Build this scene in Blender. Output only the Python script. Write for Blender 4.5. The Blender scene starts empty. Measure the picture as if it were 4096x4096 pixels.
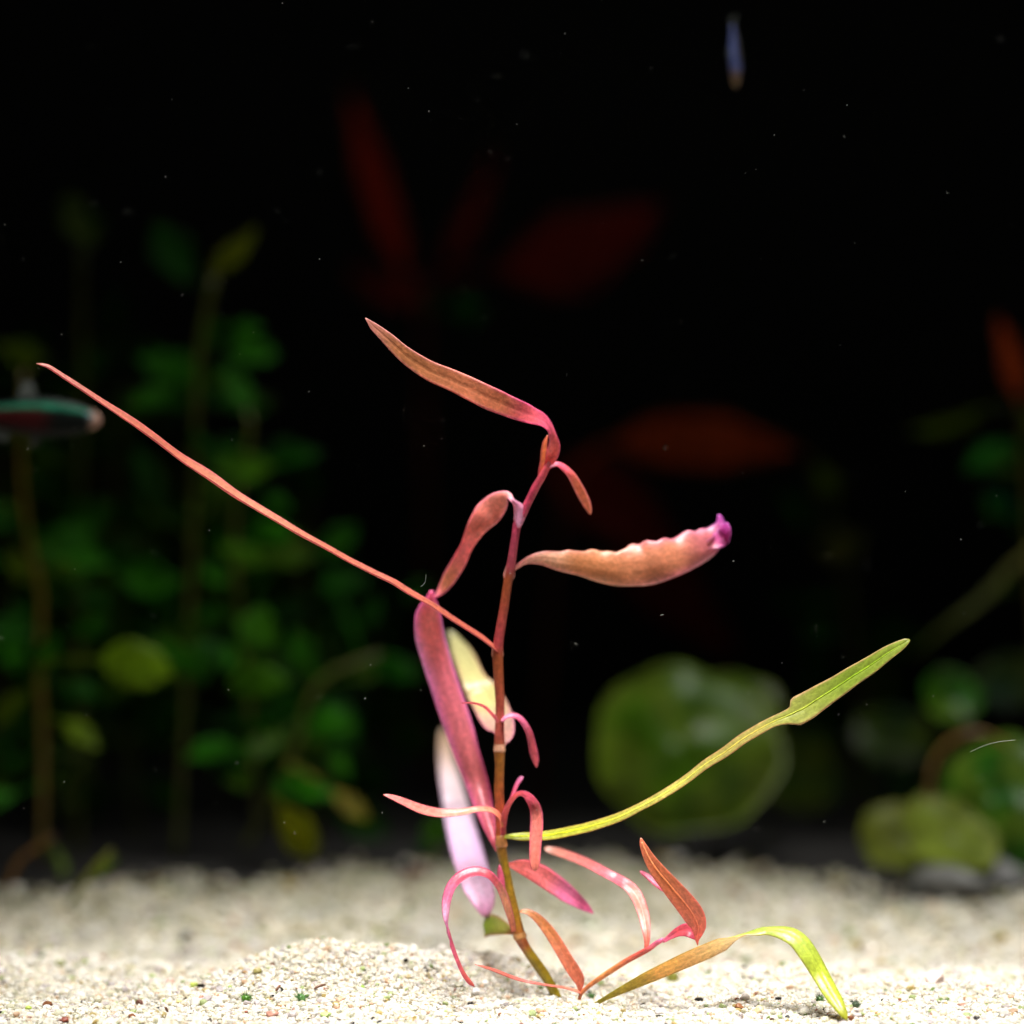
import bpy, math, random
import numpy as np
from mathutils import Vector, Matrix, noise as mnoise

random.seed(7)
rng = np.random.default_rng(7)
scene = bpy.context.scene
MM = 0.001

# ------------------------------------------------------------------ camera
DIST, CAM_Z, FRAME = 350.0, 49.0, 100.0          # mm: focus distance, lens height over the sand, frame width at focus
cam_d = bpy.data.cameras.new('camera')
cam = bpy.data.objects.new('camera', cam_d)
scene.collection.objects.link(cam)
cam.location = (0, -DIST * MM, CAM_Z * MM)
cam.rotation_euler = (math.radians(90), 0, 0)
cam_d.sensor_width = 36.0
cam_d.lens = 36.0 * DIST / FRAME
cam_d.clip_start = 0.01
cam_d.clip_end = 10.0
cam_d.dof.use_dof = True
cam_d.dof.focus_distance = DIST * MM
cam_d.dof.aperture_fstop = cam_d.lens / 10.5
cam_d.dof.aperture_blades = 0
scene.camera = cam

# ------------------------------------------------------------------ world and lamps
world = bpy.data.worlds.new('World')
scene.world = world
world.use_nodes = True
world.node_tree.nodes['Background'].inputs[0].default_value = (0.6, 0.8, 0.7, 1)
world.node_tree.nodes['Background'].inputs[1].default_value = 0.0015

def area_lamp(name, loc, target, size, watts, spread, col):
    d = bpy.data.lights.new(name, 'AREA')
    d.shape = 'DISK'; d.size = size * MM; d.energy = watts; d.spread = math.radians(spread); d.color = col
    o = bpy.data.objects.new(name, d)
    scene.collection.objects.link(o)
    o.location = Vector(loc) * MM
    o.rotation_euler = (Vector(target) - Vector(loc)).to_track_quat('-Z', 'Y').to_euler()
    return o
# the aquarium's lamp hangs over the front of the tank, a little towards the photographer
area_lamp('overhead_lamp', (16, -84, 300), (11, -14, 0), 200, 0.43, 39, (1.0, 0.975, 0.95))
# unseen fill lamp, added to brighten the planted bank
area_lamp('overhead_lamp', (0, 150, 340), (0, 140, 0), 160, 0.022, 110, (0.92, 1.0, 0.9))

scene.view_settings.view_transform = 'Standard'
scene.view_settings.look = 'None'
scene.view_settings.exposure = 0.0
scene.view_settings.gamma = 1.0
scene.render.film_transparent = False
scene.cycles.use_denoising = True
scene.cycles.max_bounces = 8
scene.cycles.transmission_bounces = 6
scene.cycles.caustics_reflective = False
scene.cycles.caustics_refractive = False
scene.cycles.sample_clamp_indirect = 6.0

# ------------------------------------------------------------------ helpers
def lin(c):
    """8-bit picture colour -> linear"""
    return tuple(((v / 255) / 12.92 if v / 255 <= 0.04045 else ((v / 255 + 0.055) / 1.055) ** 2.4) for v in c)

def at(px, py, Y):
    """photo pixel (4096 grid) + depth behind the focus plane (mm) -> mm"""
    k = FRAME / 4096 * (DIST + Y) / DIST
    return Vector(((px - 2048) * k, Y, CAM_Z - (py - 2048) * k))

def link(o, parent=None):
    scene.collection.objects.link(o)
    if parent: o.parent = parent
    return o

def tag(o, label=None, cat=None, group=None, kind=None):
    if label: o['label'] = label
    if cat: o['category'] = cat
    if group: o['group'] = group
    if kind: o['kind'] = kind
    return o

def empty(name, loc_mm, label, cat, group=None):
    o = bpy.data.objects.new(name, None)
    o.empty_display_size = 0.005
    o.location = Vector(loc_mm) * MM
    link(o)
    return tag(o, label, cat, group)

def mesh_obj(name, V, F, mat, parent=None, cols=None, uvs=None, smooth=True):
    """V in mm world coordinates"""
    me = bpy.data.meshes.new(name)
    off = (parent_world(parent) / MM) if parent else Vector((0, 0, 0))
    me.from_pydata([((v[0] - off.x) * MM, (v[1] - off.y) * MM, (v[2] - off.z) * MM) for v in V], [], F)
    if cols is not None:
        a = me.color_attributes.new('tint', 'FLOAT_COLOR', 'POINT')
        a.data.foreach_set('color', np.array([(*c[:3], 1.0) for c in cols], dtype=np.float32).ravel())
    if uvs is not None:
        a = me.attributes.new('blade', 'FLOAT_VECTOR', 'POINT')
        a.data.foreach_set('vector', np.array(uvs, dtype=np.float32).ravel())
    if smooth:
        me.polygons.foreach_set('use_smooth', np.ones(len(me.polygons), dtype=bool))
    me.materials.append(mat)
    o = bpy.data.objects.new(name, me)
    return link(o, parent)

def parent_world(p):
    v = Vector((0, 0, 0))
    while p:
        v += p.location
        p = p.parent
    return v

def squeeze(Y):
    """the red plant stands close behind the focus plane"""
    return Y * 0.62 if Y < 30 else (18.6 + (Y - 30) * 1.38 if Y < 60 else Y)

def keys(ks, t):
    """piecewise-linear (smoothed) key list [(t, value or tuple)]"""
    if not isinstance(ks, (list,)): return ks
    if t <= ks[0][0]: return ks[0][1]
    for (a, va), (b, vb) in zip(ks, ks[1:]):
        if t <= b:
            f = (t - a) / max(b - a, 1e-9)
            f = f * f * (3 - 2 * f)
            if isinstance(va, tuple): return tuple(x + (y - x) * f for x, y in zip(va, vb))
            return va + (vb - va) * f
    return ks[-1][1]

def catmull(P, n):
    """P: list of tuples; returns n+1 samples spread evenly along the first two columns"""
    P = [np.array(p, float) for p in P]
    Q = [2 * P[0] - P[1]] + P + [2 * P[-1] - P[-2]]
    out = []
    for i in range(1, len(Q) - 2):
        p0, p1, p2, p3 = Q[i - 1:i + 3]
        for k in range(16):
            t = k / 16
            out.append(0.5 * ((2 * p1) + (p2 - p0) * t + (2 * p0 - 5 * p1 + 4 * p2 - p3) * t * t + (3 * p1 - p0 - 3 * p2 + p3) * t ** 3))
    out.append(P[-1])
    A = np.array(out)
    d = np.r_[0, np.cumsum(np.hypot(*(A[1:, :2] - A[:-1, :2]).T))]
    s = np.linspace(0, d[-1], n + 1)
    return np.stack([np.interp(s, d, A[:, j]) for j in range(A.shape[1])], 1)

# ------------------------------------------------------------------ materials
def nodes_of(m):
    m.use_nodes = True
    nt = m.node_tree
    nt.nodes.clear()
    return nt

def N(nt, t, **kw):
    n = nt.nodes.new(t)
    for k, v in kw.items():
        if k.startswith('i_'):
            key = k[2:]
            n.inputs[int(key) if key.isdigit() else key].default_value = v
        else: setattr(n, k, v)
    return n

def mixcol(nt, mode, fac, a, b):
    n = N(nt, 'ShaderNodeMix', data_type='RGBA', blend_type=mode)
    for idx, v in ((0, fac), (6, a), (7, b)):
        if hasattr(v, 'is_linked') or hasattr(v, 'links'): nt.links.new(v, n.inputs[idx])
        else: n.inputs[idx].default_value = v
    return n.outputs[2]

def leaf_material(name, transl=0.45, rough=0.36, spec=0.6, cell=2600.0, bump=0.25, mottle=0.36, vein=0.2, tgamma=0.75):
    m = bpy.data.materials.new(name)
    nt = nodes_of(m); L = nt.links.new
    out = N(nt, 'ShaderNodeOutputMaterial')
    at_ = N(nt, 'ShaderNodeAttribute', attribute_name='tint')
    bl = N(nt, 'ShaderNodeAttribute', attribute_name='blade')
    tc = N(nt, 'ShaderNodeTexCoord')
    # fine streaks stretched along the blade: x across (mm), y along (mm)
    mp = N(nt, 'ShaderNodeMapping'); mp.inputs['Scale'].default_value = (2.2, 0.45, 1)
    L(bl.outputs['Vector'], mp.inputs['Vector'])
    st = N(nt, 'ShaderNodeTexNoise', i_Scale=1.6, i_Detail=5.0, i_Roughness=0.65)
    L(mp.outputs[0], st.inputs['Vector'])
    fine = N(nt, 'ShaderNodeTexNoise', i_Scale=1.0, i_Detail=3.0, i_Roughness=0.6)
    fine.inputs['Scale'].default_value = cell * 1.1
    L(tc.outputs['Object'], fine.inputs['Vector'])
    r1 = N(nt, 'ShaderNodeMapRange'); r1.inputs[1].default_value = 0.3; r1.inputs[2].default_value = 0.7
    r1.inputs[3].default_value = 1 - mottle * 0.55; r1.inputs[4].default_value = 1 + mottle * 0.35
    L(st.outputs[0], r1.inputs[0])
    r2 = N(nt, 'ShaderNodeMapRange'); r2.inputs[1].default_value = 0.3; r2.inputs[2].default_value = 0.7
    r2.inputs[3].default_value = 1 - mottle * 0.6; r2.inputs[4].default_value = 1 + mottle * 0.5
    L(fine.outputs[0], r2.inputs[0])
    mul = N(nt, 'ShaderNodeMath', operation='MULTIPLY'); L(r1.outputs[0], mul.inputs[0]); L(r2.outputs[0], mul.inputs[1])
    # net of side veins: voronoi edges in blade space, stretched along the leaf
    mp2 = N(nt, 'ShaderNodeMapping'); mp2.inputs['Scale'].default_value = (0.95, 0.42, 1)
    L(bl.outputs['Vector'], mp2.inputs['Vector'])
    vo = N(nt, 'ShaderNodeTexVoronoi', feature='DISTANCE_TO_EDGE', i_Scale=1.5)
    L(mp2.outputs[0], vo.inputs['Vector'])
    r3 = N(nt, 'ShaderNodeMapRange'); r3.inputs[1].default_value = 0.0; r3.inputs[2].default_value = 0.07
    r3.inputs[3].default_value = 1 + vein; r3.inputs[4].default_value = 1.0
    L(vo.outputs['Distance'], r3.inputs[0])
    mul2 = N(nt, 'ShaderNodeMath', operation='MULTIPLY'); L(mul.outputs[0], mul2.inputs[0]); L(r3.outputs[0], mul2.inputs[1])
    vm = N(nt, 'ShaderNodeVectorMath', operation='SCALE')
    L(at_.outputs['Color'], vm.inputs[0]); L(mul2.outputs[0], vm.inputs['Scale'])
    bp = N(nt, 'ShaderNodeBump', i_Strength=bump); bp.inputs['Distance'].default_value = 0.00012
    vcell = N(nt, 'ShaderNodeTexVoronoi', feature='SMOOTH_F1'); vcell.inputs['Scale'].default_value = cell
    L(tc.outputs['Object'], vcell.inputs['Vector'])
    L(vcell.outputs['Distance'], bp.inputs['Height'])
    pr = N(nt, 'ShaderNodeBsdfPrincipled', i_Roughness=rough)
    pr.inputs['Specular IOR Level'].default_value = spec
    L(vm.outputs[0], pr.inputs['Base Color']); L(bp.outputs[0], pr.inputs['Normal'])
    tr = N(nt, 'ShaderNodeBsdfTranslucent')
    g = N(nt, 'ShaderNodeGamma', i_Gamma=tgamma); L(vm.outputs[0], g.inputs[0]); L(g.outputs[0], tr.inputs['Color'])
    mx = N(nt, 'ShaderNodeMixShader', i_0=transl)
    L(pr.outputs[0], mx.inputs[1]); L(tr.outputs[0], mx.inputs[2])
    L(mx.outputs[0], out.inputs['Surface'])
    return m

M_LEAF = leaf_material('leaf_tissue')
M_STEM = leaf_material('stem_tissue', transl=0.22, rough=0.35, cell=1500, bump=0.15, mottle=0.55, vein=0.0)
M_BACK = leaf_material('back_leaf_tissue', transl=0.3, rough=0.55, spec=0.1, tgamma=1.0, cell=700, bump=0.3, mottle=0.9, vein=0.5)
M_PAD = leaf_material('broad_leaf_tissue', transl=0.2, rough=0.36, spec=0.2, cell=260, bump=0.8, mottle=0.9, vein=0.3)

def grain_material(name, transl, rough):
    m = bpy.data.materials.new(name)
    nt = nodes_of(m); L = nt.links.new
    out = N(nt, 'ShaderNodeOutputMaterial')
    at_ = N(nt, 'ShaderNodeAttribute', attribute_name='tint')
    tc = N(nt, 'ShaderNodeTexCoord')
    no = N(nt, 'ShaderNodeTexNoise', i_Scale=2600.0, i_Detail=3.0)
    L(tc.outputs['Object'], no.inputs['Vector'])
    r = N(nt, 'ShaderNodeMapRange'); r.inputs[1].default_value = 0.3; r.inputs[2].default_value = 0.7
    r.inputs[3].default_value = 0.8; r.inputs[4].default_value = 1.08
    L(no.outputs[0], r.inputs[0])
    vm = N(nt, 'ShaderNodeVectorMath', operation='SCALE')
    L(at_.outputs['Color'], vm.inputs[0]); L(r.outputs[0], vm.inputs['Scale'])
    bp = N(nt, 'ShaderNodeBump', i_Strength=0.35); bp.inputs['Distance'].default_value = 0.0001
    L(no.outputs[0], bp.inputs['Height'])
    pr = N(nt, 'ShaderNodeBsdfPrincipled', i_Roughness=rough)
    L(vm.outputs[0], pr.inputs['Base Color']); L(bp.outputs[0], pr.inputs['Normal'])
    tr = N(nt, 'ShaderNodeBsdfTranslucent'); L(vm.outputs[0], tr.inputs['Color'])
    mx = N(nt, 'ShaderNodeMixShader', i_0=transl)
    L(pr.outputs[0], mx.inputs[1]); L(tr.outputs[0], mx.inputs[2]); L(mx.outputs[0], out.inputs['Surface'])
    return m
M_GRAIN = grain_material('quartz_grain', 0.56, 0.28)
M_PEBBLE = grain_material('pebble_stone', 0.08, 0.5)

def ground_material(name, c1, c2, scale, rough=0.8):
    m = bpy.data.materials.new(name)
    nt = nodes_of(m); L = nt.links.new
    out = N(nt, 'ShaderNodeOutputMaterial'); tc = N(nt, 'ShaderNodeTexCoord')
    v = N(nt, 'ShaderNodeTexVoronoi', i_Scale=scale); L(tc.outputs['Object'], v.inputs['Vector'])
    no = N(nt, 'ShaderNodeTexNoise', i_Scale=scale * 0.08, i_Detail=4.0); L(tc.outputs['Object'], no.inputs['Vector'])
    sp = N(nt, 'ShaderNodeSeparateColor'); L(v.outputs['Color'], sp.inputs[0])
    ad = N(nt, 'ShaderNodeMath', operation='MULTIPLY_ADD', i_1=0.6, i_2=0.0)
    L(sp.outputs[0], ad.inputs[0])
    ad2 = N(nt, 'ShaderNodeMath', operation='MULTIPLY_ADD', i_1=0.5); L(no.outputs[0], ad2.inputs[0]); L(ad.outputs[0], ad2.inputs[2])
    col = mixcol(nt, 'MIX', ad2.outputs[0], (*c1, 1), (*c2, 1))
    bp = N(nt, 'ShaderNodeBump', i_Strength=0.8); bp.inputs['Distance'].default_value = 0.0004
    L(v.outputs['Distance'], bp.inputs['Height'])
    pr = N(nt, 'ShaderNodeBsdfPrincipled', i_Roughness=rough)
    L(col, pr.inputs['Base Color']); L(bp.outputs[0], pr.inputs['Normal'])
    L(pr.outputs[0], out.inputs['Surface'])
    return m
M_SAND = ground_material('fine_sand', (0.82, 0.77, 0.66), (0.92, 0.89, 0.82), 2600)
M_SOIL = ground_material('dark_soil', (0.003, 0.0025, 0.002), (0.009, 0.007, 0.005), 420)
M_WALL = ground_material('black_back_panel', (0.0015, 0.0018, 0.0015), (0.003, 0.0035, 0.003), 60)

# ------------------------------------------------------------------ sand, soil, back wall
def sstep(a, b, x):
    t = np.clip((x - a) / (b - a), 0, 1)
    return t * t * (3 - 2 * t)

def sand_edge(x):
    """depth (mm) at which the white sand gives way to the dark soil"""
    return 96 + 14 * np.exp(-((x - 8) / 26.0) ** 2) - 10 * sstep(18, 45, x) - 8 * sstep(10, 60, -x) + 3.0 * np.sin(x * 0.23) + 2.0 * np.sin(x * 0.61 + 1)

def sand_h(x, Y):
    h = 0.0 * x
    h = h + 5.0 * np.exp(-(((x + 19) / 13.0) ** 2 + ((Y - 13) / 9.0) ** 2))        # mound left of the stem
    h = h + 2.6 * np.exp(-(((x + 3) / 11.0) ** 2 + ((Y - 18) / 7.0) ** 2))
    h = h + 1.6 * np.exp(-(((x - 24) / 14.0) ** 2 + ((Y - 20) / 14.0) ** 2))
    h = h + 2.2 * np.exp(-(((x + 52) / 16.0) ** 2 + ((Y - 30) / 16.0) ** 2))
    h = h + 1.3 * np.exp(-(((x - 52) / 20.0) ** 2 + ((Y - 12) / 16.0) ** 2))
    h = h + 4.0 * sstep(45, 110, Y) - 1.0 * np.exp(-((Y - 44) / 14.0) ** 2)
    h = h + 0.45 * np.sin(x * 0.31 + Y * 0.12) * np.cos(Y * 0.27 - x * 0.07) + 0.3 * np.sin(x * 0.83 + 2) * np.sin(Y * 0.7)
    h = h - 2.2 * sstep(2, 14, -Y) * 0.6
    return h

def grid(name, x0, x1, y0, y1, step, hf, mat, skirt=10.0):
    xs = np.arange(x0, x1 + step / 2, step); ys = np.arange(y0, y1 + step / 2, step)
    X, Y = np.meshgrid(xs, ys)
    Z = hf(X, Y)
    nx, ny = len(xs), len(ys)
    V = np.stack([X.ravel(), Y.ravel(), Z.ravel()], 1)
    idx = np.arange(nx * ny).reshape(ny, nx)
    F = np.stack([idx[:-1, :-1].ravel(), idx[:-1, 1:].ravel(), idx[1:, 1:].ravel(), idx[1:, :-1].ravel()], 1)
    me = bpy.data.meshes.new(name)
    me.from_pydata((V * MM).tolist(), [], F.tolist())
    me.polygons.foreach_set('use_smooth', np.ones(len(me.polygons), dtype=bool))
    me.materials.append(mat)
    return tag(link(bpy.data.objects.new(name, me)), kind='structure')

def sand_sheet_h(X, Y):
    e = sand_edge(X)
    return sand_h(X, Y) - 0.35 - 9.0 * sstep(-14, 8, Y - e)
grid('sand_bed', -120, 120, -24, 128, 1.5, sand_sheet_h, M_SAND)
grid('soil_bed', -190, 190, 70, 336, 4.0, lambda X, Y: 1.0 + 3.0 * sstep(70, 150, Y) + 1.2 * np.sin(X * 0.11) * np.sin(Y * 0.13) + 6 * sstep(150, 330, Y), M_SOIL)
bw = mesh_obj('back_wall', [(-260, 332, -20), (260, 332, -20), (260, 332, 300), (-260, 332, 300),
                            (-260, 340, -20), (260, 340, -20), (260, 340, 300), (-260, 340, 300)],
              [(0, 1, 2, 3), (5, 4, 7, 6), (4, 0, 3, 7), (1, 5, 6, 2), (3, 2, 6, 7), (4, 5, 1, 0)], M_WALL, smooth=False)
tag(bw, kind='structure')

# --- loose grains: real geometry, nobody could count them
def ico(level):
    t = (1 + 5 ** 0.5) / 2
    V = [(-1, t, 0), (1, t, 0), (-1, -t, 0), (1, -t, 0), (0, -1, t), (0, 1, t), (0, -1, -t), (0, 1, -t), (t, 0, -1), (t, 0, 1), (-t, 0, -1), (-t, 0, 1)]
    F = [(0, 11, 5), (0, 5, 1), (0, 1, 7), (0, 7, 10), (0, 10, 11), (1, 5, 9), (5, 11, 4), (11, 10, 2), (10, 7, 6), (7, 1, 8),
         (3, 9, 4), (3, 4, 2), (3, 2, 6), (3, 6, 8), (3, 8, 9), (4, 9, 5), (2, 4, 11), (6, 2, 10), (8, 6, 7), (9, 8, 1)]
    V = [np.array(v) / np.linalg.norm(v) for v in V]
    for _ in range(level):
        mid = {}; G = []
        def m(a, b):
            k = (min(a, b), max(a, b))
            if k not in mid:
                p = V[a] + V[b]; V.append(p / np.linalg.norm(p)); mid[k] = len(V) - 1
            return mid[k]
        for a, b, c in F:
            x, y, z = m(a, b), m(b, c), m(c, a)
            G += [(a, x, z), (b, y, x), (c, z, y), (x, y, z)]
        F = G
    return np.array(V), np.array(F)

def grain_shapes(level, count, seed):
    r = np.random.default_rng(seed)
    B, F = ico(level)
    out = []
    for _ in range(count):
        V = B.copy()
        # cut a few random facets off: angular, water-worn quartz
        for _ in range(r.integers(5, 10)):
            n = r.normal(size=3); n /= np.linalg.norm(n)
            d = r.uniform(0.55, 0.85)
            s = V @ n
            V = V - np.outer(np.maximum(s - d, 0), n) * 0.9
        V = V * r.uniform(0.75, 1.15, 3) * (1 + 0.05 * r.normal(size=(len(V), 1)))
        out.append(V)
    return out, F

PAL = [((0.94, 0.91, 0.86), 52), ((0.93, 0.87, 0.75), 26), ((0.82, 0.80, 0.75), 10), ((0.76, 0.74, 0.60), 10), ((0.72, 0.66, 0.66), 5),
       ((0.80, 0.60, 0.44), 2.6), ((0.56, 0.64, 0.34), 2.4), ((0.60, 0.48, 0.20), 2.0), ((0.36, 0.15, 0.07), 0.7), ((0.03, 0.025, 0.02), 0.6), ((0.22, 0.32, 0.07), 0.7)]

def grains(name, x0, x1, y0, y1, spacing, size, sig, level, seed, label, layers=1.0):
    r = np.random.default_rng(seed)
    nx, ny = int((x1 - x0) / spacing), int((y1 - y0) / spacing)
    gx, gy = np.meshgrid(np.arange(nx), np.arange(ny))
    X = x0 + (gx.ravel() + r.uniform(0, 1, gx.size)) * spacing
    Y = y0 + (gy.ravel() + r.uniform(0, 1, gx.size)) * spacing
    keep = Y < sand_edge(X) + r.normal(size=X.size) * 6 - 4
    X, Y = X[keep], Y[keep]
    n = len(X)
    D = np.clip(size * np.exp(r.normal(size=n) * sig), size * 0.45, size * 2.3)
    Z = sand_h(X, Y) + r.uniform(-0.35, 0.12, n) * D + np.where(r.uniform(size=n) < 0.2, 0.25 * D, 0)
    w = np.array([p[1] for p in PAL]); C = np.array([p[0] for p in PAL])
    ci = r.choice(len(PAL), n, p=w / w.sum())
    col = C[ci] * r.uniform(0.88, 1.06, (n, 1))
    # olive patches of algae; the deepening towards the back also paints in light falloff
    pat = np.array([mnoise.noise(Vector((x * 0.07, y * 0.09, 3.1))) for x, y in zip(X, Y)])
    film_falloff = np.clip(0.10 + 0.35 * np.clip(pat, 0, 1) + 0.42 * sstep(25, 80, Y) + 0.3 * sstep(66, 100, Y) + 0.10 * sstep(0, 50, -X), 0, 0.95) * r.uniform(0.2, 1.0, n)
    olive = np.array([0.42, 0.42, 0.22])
    col = col * (1 - film_falloff[:, None]) + col * olive[None] * 0.95 * film_falloff[:, None]
    shapes, F = grain_shapes(level, 14, seed + 1)
    nv = len(shapes[0])
    SV = np.stack(shapes)[r.integers(0, 14, n)]
    # random rotations
    q = r.normal(size=(n, 4)); q /= np.linalg.norm(q, axis=1, keepdims=True)
    a, b, c, d = q.T
    R = np.stack([np.stack([1 - 2 * (c * c + d * d), 2 * (b * c - a * d), 2 * (b * d + a * c)], 1),
                  np.stack([2 * (b * c + a * d), 1 - 2 * (b * b + d * d), 2 * (c * d - a * b)], 1),
                  np.stack([2 * (b * d - a * c), 2 * (c * d + a * b), 1 - 2 * (b * b + c * c)], 1)], 1)
    PV = np.einsum('nij,nvj->nvi', R, SV) * (D / 2)[:, None, None] * np.array([1.12, 1.12, 0.85])
    PV += np.stack([X, Y, Z], 1)[:, None, :]
    FF = (F[None] + (np.arange(n) * nv)[:, None, None]).reshape(-1, 3)
    me = bpy.data.meshes.new(name)
    me.vertices.add(n * nv); me.vertices.foreach_set('co', (PV * MM).astype(np.float32).ravel())
    me.loops.add(FF.size); me.loops.foreach_set('vertex_index', FF.astype(np.int32).ravel())
    me.polygons.add(len(FF)); me.polygons.foreach_set('loop_start', np.arange(0, FF.size, 3, dtype=np.int32))
    me.polygons.foreach_set('use_smooth', np.full(len(FF), False))
    at_ = me.color_attributes.new('tint', 'FLOAT_COLOR', 'POINT')
    at_.data.foreach_set('color', np.repeat(np.c_[col, np.ones(n)], nv, 0).astype(np.float32).ravel())
    me.update(); me.validate()
    me.materials.append(M_GRAIN)
    o = link(bpy.data.objects.new(name, me))
    tag(o, label, 'sand', kind='stuff')
    return o

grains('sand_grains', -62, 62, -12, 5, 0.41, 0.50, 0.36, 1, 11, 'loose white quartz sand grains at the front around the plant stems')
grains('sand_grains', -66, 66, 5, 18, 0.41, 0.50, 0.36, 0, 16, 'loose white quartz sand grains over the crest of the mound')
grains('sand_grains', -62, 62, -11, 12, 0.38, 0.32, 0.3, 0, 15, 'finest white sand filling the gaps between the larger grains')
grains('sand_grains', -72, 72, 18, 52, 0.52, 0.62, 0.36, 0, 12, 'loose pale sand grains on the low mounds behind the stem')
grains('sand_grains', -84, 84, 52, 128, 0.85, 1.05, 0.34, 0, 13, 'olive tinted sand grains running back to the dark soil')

# ------------------------------------------------------------------ ribbons (leaves) and tubes (stems)
def ribbon(name, pts, org, sc, parent, depth, roll=0.0, face=(200, 110, 80), back=None, edge=None, rib=1.12, curl=0.0,
           wave=0.0, wfreq=5.0, thick=0.14, n=44, across=9, mat=None, gain=1.0, seed=0, edge_w=0.62, true_w=False, ribtube=False, scallop=0.0, minc=0.24, fold=0.0):
    """a blade traced along its midrib: pts (x, y, visible width[, left share]); colours are 8-bit picture colours or key lists"""
    back = back or face
    P = [(org[0] + p[0] * sc, org[1] + p[1] * sc, p[2] * sc, (p[3] if len(p) > 3 else 0.5)) for p in pts]
    S = catmull(P, n)
    C = [at(s[0], s[1], squeeze(keys(depth, i / n))) for i, s in enumerate(S)]
    V, F, cols, uvs = [], [], [], []
    vs = [-1 + 2 * k / (across - 1) for k in range(across)]
    rnd = random.Random(seed + len(pts))
    ph = rnd.uniform(0, 6)
    length = 0.0
    fr = []
    for i in range(n + 1):
        T = (C[min(i + 1, n)] - C[max(i - 1, 0)]).normalized()
        if i: length += (C[i] - C[i - 1]).length
        view = (C[i] - Vector((0, -DIST, CAM_Z))).normalized()
        s = T.cross(view).normalized()
        nn = T.cross(s).normalized()
        th = math.radians(keys(roll, i / n))
        s2 = s * math.cos(th) + nn * math.sin(th)
        n2 = nn * math.cos(th) - s * math.sin(th)
        k = FRAME / 4096 * (DIST + C[i].y) / DIST
        full = max(S[i][2], 0.6) * k
        if not true_w: full /= max(abs(math.cos(th)), minc)
        fr.append((T, s2, n2))
        u = i / n
        cf, cb = keys(face, u), keys(back, u)
        ce = keys(edge, u) if edge else None
        ring = []
        for side in (1, -1):
            for v in (vs if side == 1 else vs[::-1]):
                hw = full * (1 - S[i][3] if v < 0 else S[i][3])
                if scallop and v > 0: hw *= 1 + scallop * 2.2 * mnoise.noise(Vector((u * 21 + seed * 0.37, 0.3, 2.7))) * min(1, 5 * u)
                bend = curl * full * 0.5 * v * v + fold * full * 0.5 * (math.sqrt(v * v + 0.02) - 0.14) + wave * full * v * v * math.sin(2 * math.pi * wfreq * u + ph + (1.7 if v > 0 else 0)) * min(1, 6 * u, 6 * (1 - u))
                th_mm = min(thick, full * 0.3) * (0.25 + 0.75 * (1 - abs(v) ** 3)) * 0.5
                groove = -0.35 * min(thick, full * 0.3) * math.exp(-(v / 0.12) ** 2)
                p = C[i] + s2 * (hw * v) + n2 * (bend + groove + side * th_mm)
                V.append(p); ring.append(p)
                c = lin(cf if side == 1 else cb)
                if ce:
                    f = max(0.0, min(1.0, (abs(v) - edge_w) / (1.0 - edge_w))); f = f * f * 0.85
                    e = lin(ce); c = tuple(x + (y - x) * f for x, y in zip(c, e))
                if mat is None:      # the tissue is paler than the picture's glow
                    y_ = 0.3 * c[0] + 0.59 * c[1] + 0.11 * c[2]
                    c = tuple(0.94 * x + 0.06 * y_ for x in c)
                g = gain * (rib if abs(v) < 0.1 else 1.0)
                cols.append(tuple(min(0.95, x * g) for x in c))
                uvs.append((hw * v + 7.3 * seed, length, float(seed % 17)))
    m = 2 * across
    for i in range(n):
        for j in range(m):
            a, b = i * m + j, i * m + (j + 1) % m
            F.append((a, b, b + m, a + m))
    F.append(tuple(range(m - 1, -1, -1))); F.append(tuple(range(n * m, n * m + m)))
    o = mesh_obj(name, V, F, mat or M_LEAF, parent, cols, uvs)
    if ribtube:
        mid = [C[i] + fr[i][2] * (min(thick, 0.2) * 0.42) for i in range(2, n - 2)]
        tube3('midrib', mid, [0.11 * (1 - 0.7 * i / len(mid)) for i in range(len(mid))], o,
              [tuple(min(0.95, x * gain * 1.9) for x in lin(keys(face, (i + 2) / n))) for i in range(len(mid))], sides=6, mat=M_LEAF)
    return o

def tube3(name, C, R, parent, cols, sides=10, mat=None, squash=None):
    V, F, cc, uv = [], [], [], []
    n = len(C)
    L = 0.0
    ref = Vector((0.3, -1, 0.1))
    for i in range(n):
        T = (C[min(i + 1, n - 1)] - C[max(i - 1, 0)]).normalized()
        if i: L += (C[i] - C[i - 1]).length
        a = T.cross(ref).normalized(); b = T.cross(a).normalized()
        for k in range(sides):
            w = 2 * math.pi * k / sides
            V.append(C[i] + (a * math.cos(w) + b * math.sin(w)) * R[i])
            cc.append(cols[i]); uv.append((w * R[i] * 1.3, L, 0.0))
    for i in range(n - 1):
        for k in range(sides):
            a, b = i * sides + k, i * sides + (k + 1) % sides
            F.append((a, b, b + sides, a + sides))
    F.append(tuple(range(sides - 1, -1, -1))); F.append(tuple(range((n - 1) * sides, n * sides)))
    return mesh_obj(name, V, F, mat or M_STEM, parent, cc, uv)

def stem(name, pts, org, sc, parent, depth, col, n=60, sides=12, gain=1.0, mat=None):
    S = catmull([(org[0] + p[0] * sc, org[1] + p[1] * sc, p[2] * sc) for p in pts], n)
    C = [at(s[0], s[1], squeeze(keys(depth, i / n))) for i, s in enumerate(S)]
    R = [s[2] * FRAME / 4096 * (DIST + c.y) / DIST / 2 for s, c in zip(S, C)]
    return tube3(name, C, R, parent, [tuple(x * gain for x in lin(keys(col, i / n))) for i in range(n + 1)], sides, mat)

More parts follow.
